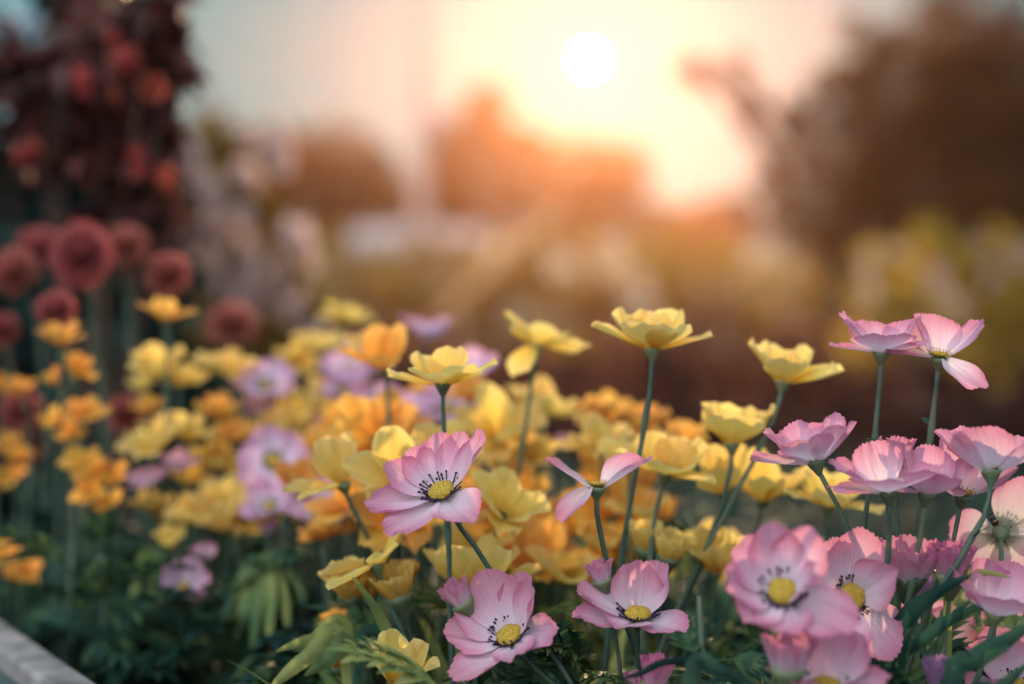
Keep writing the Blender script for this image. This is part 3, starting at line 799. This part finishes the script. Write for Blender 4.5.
bud('yellow', 398, 594, 0.76, (-.3, .92, .2), 'ruffled yellow bud between the orange bud and the large soft yellow flower', 1.0, 0.1, openness=60)
bud('orange', 407, 578, 0.79, (.2, .95, .2), 'small orange bud tip behind the ruffled yellow bud', 0.6, 0.1)
flower('yellow', 396, 684, 0.70, (.1, .95, .3), 'yellow flower cut off by the bottom edge left of the lower open anemone', n=5, openness=62, size=0.8, centre=False)
bud('orange', 338, 634, 0.80, (-.3, .9, .2), 'orange bud among pale leaf tips, upper one of two', 0.8, 0.1)
bud('orange', 342, 664, 0.78, (-.3, .9, .2), 'orange bud among pale leaf tips, lower one of two', 0.8, 0.1)

# ------------------------------------------------------------------ orange and yellow flowers massed in the middle
flower('orange', 386, 368, 0.90, (-.05, .98, .1), 'round orange flower touching the pale yellow cup flower on its left',
       [(175, 20, 30, 22), (110, 60, 28, 28), (40, 64, 28, 26), (260, 30, 18, 24)], hero=True, centre=False)
def group_of(kind, rows, **kw):
    for px, py, d, ax, n, op, size, lab in rows:
        flower(kind, px, py, d, ax, lab, n=n, openness=op, size=size, centre=kw.get('centre', False), group=kw.get('group'))
group_of('orange', [
    (345, 428, .93, (-.3, .85, .4), 6, 26, 0.72, 'orange flower, left one in the big orange clump under the pink blur'),
    (378, 440, .90, (.0, .75, .6), 6, 26, 0.99, 'large orange flower in the middle of the orange clump left of the yellow cup'),
    (405, 432, .94, (.3, .85, .3), 5, 40, 0.64, 'orange flower at the right end of the orange clump'),
    (350, 510, .88, (-.3, .9, .3), 5, 30, 0.80, 'orange flower by the stem of the yellow flower with upright petals'),
    (398, 520, .82, (.1, .8, .6), 6, 14, 0.99, 'wide orange flower under the open pink anemone'),
    (470, 400, .98, (-.2, .9, .3), 6, 40, 0.64, 'orange flower left in the golden clump behind the pink anemone'),
    (514, 500, .90, (.2, .9, .3), 5, 46, 0.80, 'small orange flower right of the open pink anemone, over the brown gap'),
    (486, 512, .88, (-.1, .8, .5), 6, 20, 0.80, 'orange flower directly behind the right stem of the open pink anemone'),
    (535, 572, .86, (.0, .85, .45), 7, 40, 1.13, 'big orange flower between the two lower pink anemones'),
    (552, 540, .92, (.1, .9, .3), 6, 40, 0.94, 'orange flower behind the big orange one in the middle'),
    (612, 520, .90, (-.1, .8, .5), 7, 26, 1.08, 'large orange flower behind the long bare stem'),
    (600, 424, .96, (-.1, .95, .2), 5, 60, 0.68, 'round orange flower at the left over the brown gap above the three petalled pink one'),
    (642, 434, .98, (.1, .95, .2), 6, 56, 0.76, 'round orange flower behind the stem of the tall lone yellow flower'),
    (598, 568, .90, (.0, .9, .4), 5, 50, 0.56, 'little orange flower above the pale pink bud'),
    (316, 450, 1.0, (-.1, .9, .4), 5, 40, 0.64, 'orange flower between the blurred lilac flower and the orange clump'),
    (690, 452, .92, (-.2, .95, .1), 4, 50, 0.75, 'orange flower tilted beside the ruffled yellow one'),
])
group_of('yellow', [
    (500, 440, .92, (.1, .8, .55), 7, 28, 1.08, 'big golden yellow flower in the clump right behind the pink anemone'),
    (548, 414, .96, (.3, .93, .1), 5, 30, 0.84, 'yellow flower at the top right of the golden clump, spread sideways'),
    (524, 412, .98, (.0, .95, .2), 5, 62, 0.64, 'upright yellow flower at the top of the golden clump'),
    (530, 462, .93, (.2, .8, .5), 6, 26, 0.72, 'yellow flower low in the golden clump near a lilac speck'),
    (600, 450, .90, (-.2, .9, .3), 6, 36, 0.75, 'yellow flower left under the round orange flowers'),
    (630, 466, .86, (.0, .9, .3), 6, 30, 0.75, 'yellow flower tucked under the orange one behind the tall stem'),
    (345, 322, 1.20, (.1, .98, .1), 6, 26, 0.80, 'blurred yellow flower topmost at the left centre'),
    (318, 352, 1.15, (.0, .9, .3), 6, 36, 0.76, 'blurred yellow flower left below the topmost yellow one'),
    (296, 372, 1.15, (.2, .9, .3), 6, 36, 0.72, 'blurred yellow flower above the lilac flower by the blossoming bush'),
    (330, 402, 1.08, (.0, .8, .5), 6, 30, 0.72, 'blurred yellow flower between the two upper lilac flowers'),
    (480, 550, .86, (.2, .8, .5), 6, 30, 0.85, 'yellow flower behind the stem of the open pink anemone'),
    (560, 580, .84, (.2, .9, .4), 5, 30, 0.75, 'yellow flower low behind the big orange one'),
    (640, 520, .90, (.2, .95, .2), 5, 40, 0.75, 'yellow flower above the pair of pale yellow buds'),
    (300, 420, 1.05, (.0, .85, .45), 6, 30, 0.72, 'blurred yellow flower over the big lilac flower'),
    (365, 350, 1.05, (-.3, .9, .2), 5, 40, 0.56, 'yellow flower behind the round orange one'),
])
group_of('lilac', [
    (274, 462, .98, (.05, .55, .85), 6, 14, 0.79, 'large blurred lilac anemone facing forward at left centre'),
    (266, 388, 1.05, (.0, .85, .5), 6, 26, 0.76, 'blurred lilac anemone above the large one at left centre'),
    (352, 372, 1.10, (-.1, .8, .5), 6, 30, 0.76, 'blurred lilac anemone left of the round orange flower'),
    (345, 392, 1.08, (-.2, .8, .5), 6, 20, 0.69, 'blurred lilac anemone lower left of the round orange flower'),
    (426, 336, 1.12, (.1, .97, .1), 6, 18, 0.72, 'blurred pale lilac anemone alone against the hedge, topmost at centre'),
    (470, 376, 1.02, (.1, .9, .4), 6, 30, 0.69, 'blurred lilac anemone right behind the yellow cup flower'),
    (448, 412, 1.0, (-.1, .8, .6), 6, 22, 0.72, 'blurred lilac anemone below the yellow cup flower'),
    (412, 416, 1.0, (-.2, .8, .6), 6, 20, 0.62, 'blurred lilac anemone right of the orange clump'),
    (148, 486, .98, (-.1, .9, .3), 6, 34, 0.52, 'small lilac pink flower low at left, left one of a pair'),
    (178, 470, .99, (.1, .92, .3), 6, 40, 0.48, 'small lilac pink flower low at left, right one of a pair'),
    (184, 588, .93, (.2, .85, .4), 5, 36, 0.58, 'lone magenta pink flower hanging over dark leaves at lower left'),
    (204, 558, .96, (.2, .9, .3), 5, 50, 0.34, 'tiny lilac flower just above the lone magenta one'),
    (270, 508, .95, (.0, .85, .5), 6, 26, 0.62, 'lilac flower below the large blurred lilac anemone'),
    (322, 516, .92, (.1, .85, .5), 6, 22, 0.73, 'lilac flower left of the stem of the yellow flower with upright petals'),
    (268, 535, .95, (.0, .95, .2), 5, 62, 0.34, 'drooping little lilac flower over the dark leaves'),
    (562, 450, .98, (.2, .9, .3), 5, 50, 0.34, 'lilac speck beside the golden clump'),
], centre=True)
group_of('yellow', [
    (160, 376, 1.02, (-.1, .93, .3), 6, 40, 0.76, 'blurred yellow flower at left, left one of the level pair'),
    (182, 384, 1.03, (.1, .93, .3), 6, 30, 0.64, 'blurred yellow flower at left in the middle of the level pair'),
    (222, 372, 1.05, (.1, .95, .2), 6, 22, 0.80, 'blurred yellow flower at left, right one of the level pair'),
    (156, 448, .99, (-.1, .93, .3), 6, 30, 0.84, 'wide blurred yellow flower above the small lilac pink pair'),
    (188, 440, 1.0, (.1, .9, .4), 5, 50, 0.64, 'blurred yellow flower right of the wide one at left'),
    (196, 520, .97, (-.1, .9, .4), 6, 30, 0.64, 'blurred yellow flower over the lone magenta one'),
    (222, 506, .97, (.0, .8, .6), 6, 26, 0.72, 'blurred yellow flower left of the large lilac anemone'),
    (246, 520, .96, (.2, .8, .6), 6, 26, 0.64, 'blurred yellow flower below the large lilac anemone'),
    (172, 545, .96, (-.2, .9, .3), 5, 50, 0.48, 'little yellow flower beside the tiny lilac one'),
    (240, 440, 1.03, (-.1, .9, .3), 6, 40, 0.56, 'blurred yellow flower just left of the large lilac anemone petals'),
])
group_of('orange', [
    (166, 320, 1.0, (.0, .98, .1), 4, 34, 0.68, 'orange flower with two spread petals below the maroon pompon at left'),
    (216, 418, 1.02, (.1, .95, .2), 5, 54, 0.60, 'orange flower standing over the blurred yellow ones at left'),
    (232, 440, 1.01, (.2, .9, .4), 5, 40, 0.52, 'orange flower left of the large lilac anemone'),
    (150, 412, 1.02, (-.2, .95, .2), 5, 46, 0.48, 'orange flower under the level yellow pair'),
    (60, 345, 1.0, (.0, .96, .2), 5, 34, 0.59, 'orange flower topping the far left spike, just under a maroon pompon'),
    (76, 374, 1.0, (.3, .85, .4), 5, 40, 0.49, 'orange flower second from the top on the far left spike'),
    (58, 384, 1.01, (-.3, .85, .3), 5, 50, 0.39, 'orange flower left below the second one of the far left spike'),
    (22, 394, 1.06, (-.1, .85, .5), 5, 44, 0.44, 'single orange flower left of the far left spike'),
    (60, 424, 1.0, (-.3, .85, .4), 5, 36, 0.49, 'orange flower on the left of the lower far left cluster'),
    (86, 420, .99, (.2, .8, .5), 5, 36, 0.53, 'orange flower on the right of the lower far left cluster'),
    (72, 438, .99, (.0, .8, .6), 5, 30, 0.39, 'orange flower lowest in the lower far left cluster'),
    (84, 468, .98, (-.2, .75, .6), 5, 32, 0.53, 'orange flower upper in the hanging cluster over dark leaves at far left'),
    (106, 480, .98, (.2, .75, .6), 5, 32, 0.53, 'orange flower right in the hanging cluster over dark leaves at far left'),
    (90, 494, .97, (-.1, .7, .7), 5, 30, 0.39, 'orange flower left in the hanging cluster over dark leaves at far left'),
    (108, 506, .97, (.0, .7, .7), 4, 40, 0.40, 'small orange flower dangling lowest in the hanging cluster'),
    (6, 450, 1.08, (-.2, .8, .5), 5, 36, 0.49, 'orange flower at the left frame edge above another orange one'),
    (20, 462, 1.08, (.2, .8, .5), 5, 40, 0.39, 'orange flower beside the left frame edge pair'),
    (8, 480, 1.07, (-.1, .75, .6), 5, 36, 0.49, 'orange flower at the left frame edge under the others'),
    (4, 560, 1.02, (-.1, .85, .5), 5, 40, 0.49, 'orange flower low at the left frame edge over the white board'),
    (22, 580, 1.0, (.2, .85, .5), 5, 40, 0.53, 'orange flower right above the white board'),
    (0, 390, 1.06, (.2, .85, .4), 5, 44, 0.39, 'orange flower half out of the left frame edge beside maroon blooms'),
], centre=True)

# the small blurred flowers of the drift between them
rgd = random.Random(41)
def drift(kind, n, box, ds, sz, label, group):
    for _ in range(n):
        px = rgd.uniform(box[0], box[2]); t = rgd.random(); py = box[1] + (box[3] - box[1]) * t
        flower(kind, px, py, ds[1] - (ds[1] - ds[0]) * t + rgd.uniform(-.03, .03), (rgd.uniform(-.35, .35), .85, rgd.uniform(0, .6)), label,
               n=rgd.choice((4, 5, 5, 6)), openness=rgd.uniform(18, 60), size=rgd.uniform(*sz), centre=False, group=group)
drift('yellow', 34, (135, 355, 440, 545), (.95, 1.14), (.45, .72), 'small blurred yellow flower of the loose drift at left centre', 'small yellow flowers drifting through the left centre')
drift('orange', 16, (290, 390, 470, 540), (.90, 1.08), (.45, .70), 'small blurred orange flower of the loose drift at left centre', 'small orange flowers drifting through the left centre')
drift('yellow', 18, (455, 410, 720, 575), (.88, 1.04), (.45, .75), 'small soft yellow flower scattered behind the middle pink anemones', 'small yellow flowers behind the middle pinks')
drift('orange', 14, (455, 420, 660, 590), (.88, 1.04), (.45, .75), 'small soft orange flower scattered behind the middle pink anemones', 'small orange flowers behind the middle pinks')
drift('lilac', 8, (250, 375, 480, 520), (.98, 1.08), (.45, .70), 'small faded lilac flower scattered between the blurred yellow ones', 'small lilac flowers in the drift')

# ------------------------------------------------------------------ maroon pompons at the left
def pompon_mesh(r, seed, mat):
    rg = random.Random(seed); mb = MB(); N_ = 170
    for i in range(N_):
        t = (i + .5) / N_; ph = math.acos(1 - 1.75 * t); th = i * 2.39996
        L = r * (0.55 + 0.45 * min(1, ph / 1.1)) * rg.uniform(.9, 1.1); W = r * 0.2
        rot = Matrix.Rotation(th, 3, 'Z') @ Matrix.Rotation(ph * 0.96 - math.pi / 2 - 0.05, 3, 'Y')
        pts = []
        for u in range(6):
            for v in range(3):
                uu = u / 5; vv = v - 1
                w = W * (0.3 + 0.7 * math.sin(math.pi * (0.1 + 0.72 * uu)))
                pts.append(rot @ Vector((r * .1 + L * uu, vv * w * .5, abs(vv) * w * .35 + 0.25 * L * max(0, uu - .5) ** 2 * 4 * 0.4)))
        mb.quad_grid(pts, 5, 2, [(u / 5, v / 2) for u in range(6) for v in range(3)])
    me = bpy.data.meshes.new('bloom'); me.from_pydata(mb.v, [], mb.f)
    l = me.uv_layers.new(name='UVMap')
    for p in me.polygons:
        for li in p.loop_indices: l.data[li].uv = mb.uv[me.loops[li].vertex_index]
    me.materials.append(mat)
    return me
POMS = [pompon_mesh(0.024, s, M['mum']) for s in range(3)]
POM_C = calyx_mesh(0.012, 0.012, M['calyx'])
for i, (px, py, d, ax, s, lab) in enumerate([
    (82, 256, 1.08, (.1, .55, .8), .92, 'largest dusky pink rimmed maroon pompon at left, facing forward'),
    (14, 272, 1.12, (-.2, .6, .7), .9, 'maroon pompon at the left edge, level with the largest one'),
    (38, 250, 1.22, (0, .8, .6), .8, 'maroon pompon between the largest one and the left edge one, further back'),
    (168, 275, 1.12, (.2, .8, .5), .85, 'dark maroon pompon right of the largest one, above the two petalled orange flower'),
    (56, 310, 1.05, (0, .75, .6), .8, 'dark maroon pompon directly over the far left orange spike'),
    (125, 246, 1.25, (.1, .9, .4), .75, 'faded pink maroon pompon just right of the largest one, higher up'),
    (126, 414, 1.08, (.1, .8, .5), .75, 'purple maroon pompon low between the two orange and yellow groups at left'),
    (20, 410, 1.16, (0, .8, .6), .7, 'small maroon pompon left of the lower far left orange cluster'),
    (34, 440, 1.18, (.1, .8, .6), .75, 'dark maroon pompon over the dark leaves at far left'),
    (2, 330, 1.16, (.1, .8, .6), .8, 'maroon pompon cut off by the left edge under the level one'),
    (232, 325, 1.30, (.1, .9, .4), .8, 'reddish pompon blurred against the blossoming bush, right of the others'),
]):
    head = at(px, py, d); fm = frame(ax); az = fm.to_3x3() @ Vector((0, 0, 1))
    b = Vector((head.x + .02, head.y + .03, SOIL)); root = empty('maroon_pompon', b); tag(root, lab, 'flower')
    stem_part(root, b, head - az * 0.012, az, 0.0026)
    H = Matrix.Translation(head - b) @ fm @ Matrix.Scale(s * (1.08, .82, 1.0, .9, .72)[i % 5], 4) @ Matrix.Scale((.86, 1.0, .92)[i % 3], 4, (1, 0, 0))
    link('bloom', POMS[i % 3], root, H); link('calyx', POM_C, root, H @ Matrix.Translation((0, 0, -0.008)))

# ------------------------------------------------------------------ leaves of the bed
def lanceolate(mb, p0, dirv, L, W, up, droop=0.3, n=6):
    side = dirv.cross(up).normalized(); nrm = side.cross(dirv).normalized()
    pts = []; uv = []
    for i in range(n + 1):
        u = i / n; w = W * math.sin(math.pi * (0.08 + 0.92 * u)) ** 0.8 if u < 1 else 0.0005
        c = p0 + dirv * L * u - Vector((0, 0, 1)) * droop * L * u * u
        for v in (-1, 0, 1):
            pts.append(c + side * v * w * .5 + nrm * abs(v) * w * .18); uv.append((u, (v + 1) / 2))
    mb.quad_grid(pts, n, 2, uv)
def pinnate_mesh(L, seed, mat):
    rg = random.Random(seed); mb = MB()
    rach = [Vector((L * t * .8, 0, L * (0.45 * t - 0.42 * t * t))) for t in [i / 10 for i in range(11)]]
    mb.tube(rach, [0.0012 * (1.2 - .8 * i / 10) for i in range(11)], 5)
    for i in range(3, 11):
        for sgn in (-1, 1):
            dv = Vector((0.75, sgn * 0.75 * (1 - i * .035), 0.08)).normalized()
            ll = L * (0.42 - 0.022 * i) * rg.uniform(.8, 1.15)
            lanceolate(mb, rach[i], dv, ll, ll * .26, Vector((0, 0, 1)), rg.uniform(.1, .5))
            lanceolate(mb, rach[i] + dv * ll * .4, (dv + Vector((.6, -sgn * .3, 0.1))).normalized(), ll * .5, ll * .16, Vector((0, 0, 1)), .3)
    lanceolate(mb, rach[10], Vector((1, 0, -.1)).normalized(), L * .26, L * .08, Vector((0, 0, 1)))
    me = bpy.data.meshes.new('leaf'); me.from_pydata(mb.v, [], mb.f); me.materials.append(mat)
    me.polygons.foreach_set('use_smooth', [True] * len(me.polygons))
    return me
def strap_mesh(L, W, seed, mat):
    rg = random.Random(seed); mb = MB(); lean = rg.uniform(.3, .9); pts = []
    n = 12
    for i in range(n + 1):
        u = i / n; a = R(84) - lean * 1.5 * u * u
        if i == 0: p = Vector((0, 0, 0))
        else: p = p + Vector((math.cos(a), 0, math.sin(a))) * L / n
        w = W * (math.sin(math.pi * (.14 + .84 * u)) ** .7)
        for v in (-1, 0, 1): pts.append(p + Vector((0, v * w / 2, abs(v) * w * .12)))
    mb.quad_grid(pts, n, 2)
    me = bpy.data.meshes.new('leaf'); me.from_pydata(mb.v, [], mb.f); me.materials.append(mat)
    me.polygons.foreach_set('use_smooth', [True] * len(me.polygons))
    return me
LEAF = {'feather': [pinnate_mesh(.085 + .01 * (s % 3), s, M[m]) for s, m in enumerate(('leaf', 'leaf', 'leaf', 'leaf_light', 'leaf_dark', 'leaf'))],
        'strap': [strap_mesh(.13 + .015 * (s % 3), .007 + .002 * (s % 3), s, M[m]) for s, m in enumerate(('leaf', 'leaf_light', 'leaf_light', 'leaf', 'leaf_light'))]}
def clump(kind, x, y, h, nl, seed, label, group, tilt=(10, 70), scale=1.0, pick=None):
    rg = random.Random(seed)
    root = empty('feathery_plant' if kind == 'feather' else 'grassy_plant', (x, y, SOIL)); tag(root, label, 'plant', group)
    for k in range(nl):
        me = LEAF[kind][rg.randrange(len(LEAF[kind])) if pick is None else pick[rg.randrange(len(pick))]]
        a = rg.uniform(0, 360)
        if kind == 'feather':
            z = h * rg.uniform(.35, 1.0)
            T = Matrix.Translation((rg.uniform(-.012, .012), rg.uniform(-.012, .012), z)) @ Matrix.Rotation(R(a), 4, 'Z') @ Matrix.Rotation(R(-rg.uniform(*tilt) + 20), 4, 'Y') @ Matrix.Rotation(R(rg.uniform(-25, 25)), 4, 'X') @ Matrix.Scale(scale * rg.uniform(.65, 1.05), 4)
        else:
            T = Matrix.Translation((rg.uniform(-.015, .015), rg.uniform(-.015, .015), 0)) @ Matrix.Rotation(R(a), 4, 'Z') @ Matrix.Rotation(R(rg.uniform(0, 30)), 4, 'Y') @ Matrix.Scale(scale * rg.uniform(.7, 1.15) * h / .13, 4)
        link('leaf', me, root, T)
    if kind == 'feather':
        mb = MB(); mb.tube([Vector((0, 0, 0)), Vector((.004, 0, h * .5)), Vector((0, .004, h))], [.003, .0024, .0014], 7); mb.build('stem', M['stem'], root)
    return root
rg = random.Random(5)
ZT = lambda py, d: CZ + (342 - py) / F * d - SOIL
for i in range(46):
    px = -40 + 1120 * ((i * 0.618) % 1.0); d = .68 + .5 * rg.random()
    if px < 330:
        top = ZT(515 + rg.uniform(-15, 90), d) if d > .8 else ZT(600 + rg.uniform(0, 60), d)
        d = max(d + .1, .95 + (.2 if px < 90 else 0))
        top = ZT(520 + rg.uniform(0, 110), d)
    else:
        if px < 440: d = max(d, .86)
        top = ZT(570 + rg.uniform(0, 80), d)
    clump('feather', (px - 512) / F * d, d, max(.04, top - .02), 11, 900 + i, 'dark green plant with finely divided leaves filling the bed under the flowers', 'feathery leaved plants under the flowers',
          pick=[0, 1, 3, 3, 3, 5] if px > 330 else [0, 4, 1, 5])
for i in range(30):
    px = 410 + 640 * ((i * 0.618) % 1.0); d = .72 + .3 * rg.random()
    clump('strap', (px - 512) / F * d, d, max(.06, ZT(560 + rg.uniform(0, 80), d)), 11, 1200 + i, 'tuft of narrow green blades among the flower stems', 'tufts of narrow blades under the flowers')
# single plants that stand out
p = at(700, 560, .76)
clump('feather', p.x, p.y, p.z - SOIL - .02, 7, 37, 'bright green feathery plant just left of the big blurred anemone', None, scale=.8, pick=[0, 3])
p = at(560, 640, .74)
clump('feather', p.x, p.y, p.z - SOIL - .02, 8, 39, 'bright feathery plant between the two lower open anemones', None, scale=.9, pick=[0, 3])

def blade(pts, W, mat, root, name='leaf', fold=.16):
    mb = MB(); P = []; n = 18; base = root.location
    def cr(t):
        s = t * (len(pts) - 1); k = min(len(pts) - 2, int(s)); f = s - k
        a, b, c, d = pts[max(0, k - 1)], pts[k], pts[k + 1], pts[min(len(pts) - 1, k + 2)]
        return 0.5 * ((2 * b) + (c - a) * f + (2 * a - 5 * b + 4 * c - d) * f * f + (3 * b - a - 3 * c + d) * f ** 3)
    for i in range(n + 1):
        u = i / n; p = cr(u); t = (cr(min(1, u + .02)) - cr(max(0, u - .02))).normalized()
        sd = t.cross(Vector((0.25, 0.9, 0.35))).normalized(); nr = sd.cross(t).normalized()
        w = W * max(.03, math.sin(math.pi * (.10 + .9 * u)) ** .8)
        for v in (-1, -.5, 0, .5, 1):
            P.append(p + sd * v * w / 2 + nr * (abs(v) * w * fold + .04 * w * math.sin(u * 20 + v)) - base)
    mb.quad_grid(P, n, 4, [(i / n, j / 4) for i in range(n + 1) for j in range(5)])
    return mb.build(name, mat, root)
def on_soil(px, d):
    v = at(px, 342, d); v.z = SOIL; return v
def plant(name, label, px, d, blades):
    root = empty(name, on_soil(px, d)); tag(root, label, 'plant')
    for pts, W, m in blades:
        blade([on_soil(px, d)] + [at(*q) for q in pts], W, M[m], root)
    return root
plant('broad_leaved_plant', 'broad curling green leaf with lit tip right of the golden centred anemone', 880, .70,
      [([(884, 680, .69), (905, 622, .68), (934, 596, .675), (972, 574, .67)], .010, 'leaf'),
       ([(892, 690, .69), (925, 640, .68), (968, 612, .68), (1000, 606, .68)], .007, 'leaf'),
       ([(876, 690, .70), (872, 640, .70), (890, 600, .70), (898, 560, .70)], .006, 'leaf')])
plant('broad_leaved_plant', 'big dark green leaf spreading across the bottom right corner', 955, .66,
      [([(950, 700, .65), (975, 662, .645), (1010, 640, .64), (1045, 612, .64)], .011, 'leaf'),
       ([(965, 720, .65), (1000, 690, .64), (1030, 662, .64)], .008, 'leaf_dark')])
plant('arching_strand_plant', 'dark thin strand arching across the bottom edge over the rose bud', 745, .655,
      [([(738, 700, .655), (705, 668, .655), (668, 662, .655), (640, 674, .655), (618, 680, .66)], .0045, 'leaf_dark')])
plant('arching_strand_plant', 'dark curved leaf in the bottom edge gap below the bright feathery plant', 690, .64,
      [([(690, 690, .63), (720, 672, .62), (760, 690, .62)], .008, 'leaf_dark')])
plant('fan_leaved_plant', 'lit pale green drooping fan of leaflets over the dark hollow at lower left', 262, .93,
      [([(262, 575, .93), (246, 598, .915), (236, 640, .905)], .012, 'leaf_light'), ([(262, 573, .93), (256, 600, .91), (252, 652, .90)], .013, 'leaf_light'),
       ([(262, 573, .93), (268, 598, .91), (268, 648, .90)], .013, 'leaf_light'), ([(262, 573, .93), (280, 592, .915), (288, 632, .905)], .012, 'leaf_light'),
       ([(262, 573, .93), (290, 580, .92), (306, 606, .915)], .010, 'leaf'), ([(262, 574, .93), (238, 590, .92), (222, 618, .91)], .010, 'leaf')])
plant('fan_leaved_plant', 'small blurred pale green leaf fan beside the lone magenta flower', 150, .98,
      [([(150, 568, .98), (138, 578, .97), (130, 606, .96)], .011, 'leaf_light'), ([(150, 566, .98), (152, 582, .96), (148, 612, .955)], .011, 'leaf_light'),
       ([(150, 566, .98), (166, 578, .97), (170, 600, .96)], .010, 'leaf')])
plant('fan_leaved_plant', 'plant with pale long leaf tips beside the two orange buds', 352, .77,
      [([(348, 640, .77), (312, 640, .76), (275, 652, .755)], .008, 'leaf_light'), ([(346, 650, .765), (306, 660, .755), (268, 690, .75)], .011, 'leaf_light'),
       ([(350, 655, .765), (325, 664, .755), (304, 676, .75)], .009, 'leaf_light'), ([(352, 640, .77), (356, 618, .765), (348, 600, .765)], .008, 'leaf'),
       ([(356, 645, .77), (374, 622, .765), (372, 606, .765)], .009, 'leaf_light'), ([(356, 655, .765), (392, 640, .76), (410, 652, .755)], .008, 'leaf')])
plant('thin_leaf_sprig', 'thin pale green leaflet lying sideways under the pale hanging anemone', 950, .70,
      [([(948, 600, .70), (960, 578, .69), (985, 573, .685), (1012, 578, .68)], .005, 'leaf_light')])

# ground cover under everything
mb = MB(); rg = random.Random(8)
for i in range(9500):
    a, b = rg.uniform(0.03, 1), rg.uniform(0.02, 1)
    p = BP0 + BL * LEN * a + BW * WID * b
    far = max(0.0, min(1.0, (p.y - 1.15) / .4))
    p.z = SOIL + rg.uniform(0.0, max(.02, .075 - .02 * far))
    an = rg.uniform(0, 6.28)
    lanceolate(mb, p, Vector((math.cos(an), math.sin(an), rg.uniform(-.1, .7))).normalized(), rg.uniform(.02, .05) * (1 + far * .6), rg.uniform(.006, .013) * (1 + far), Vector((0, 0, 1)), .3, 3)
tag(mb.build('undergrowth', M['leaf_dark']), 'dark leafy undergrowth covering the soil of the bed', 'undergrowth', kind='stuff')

# ------------------------------------------------------------------ the warm evening air
hz, N, Lk = nmat('evening air')
pv = N.new('ShaderNodeVolumePrincipled')
pv.inputs['Color'].default_value = (1.0, 0.48, 0.26, 1)
pv.inputs['Density'].default_value = 0.00092
pv.inputs['Anisotropy'].default_value = 0.86
ou = N.new('ShaderNodeOutputMaterial'); Lk.new(pv.outputs[0], ou.inputs['Volume'])
mb = MB(); mb.box((0, 0, 6.5), 126, 126, 15.0)
tag(mb.build('haze', hz, smooth=False), 'warm hazy evening air glowing around the low sun', 'haze', kind='stuff')
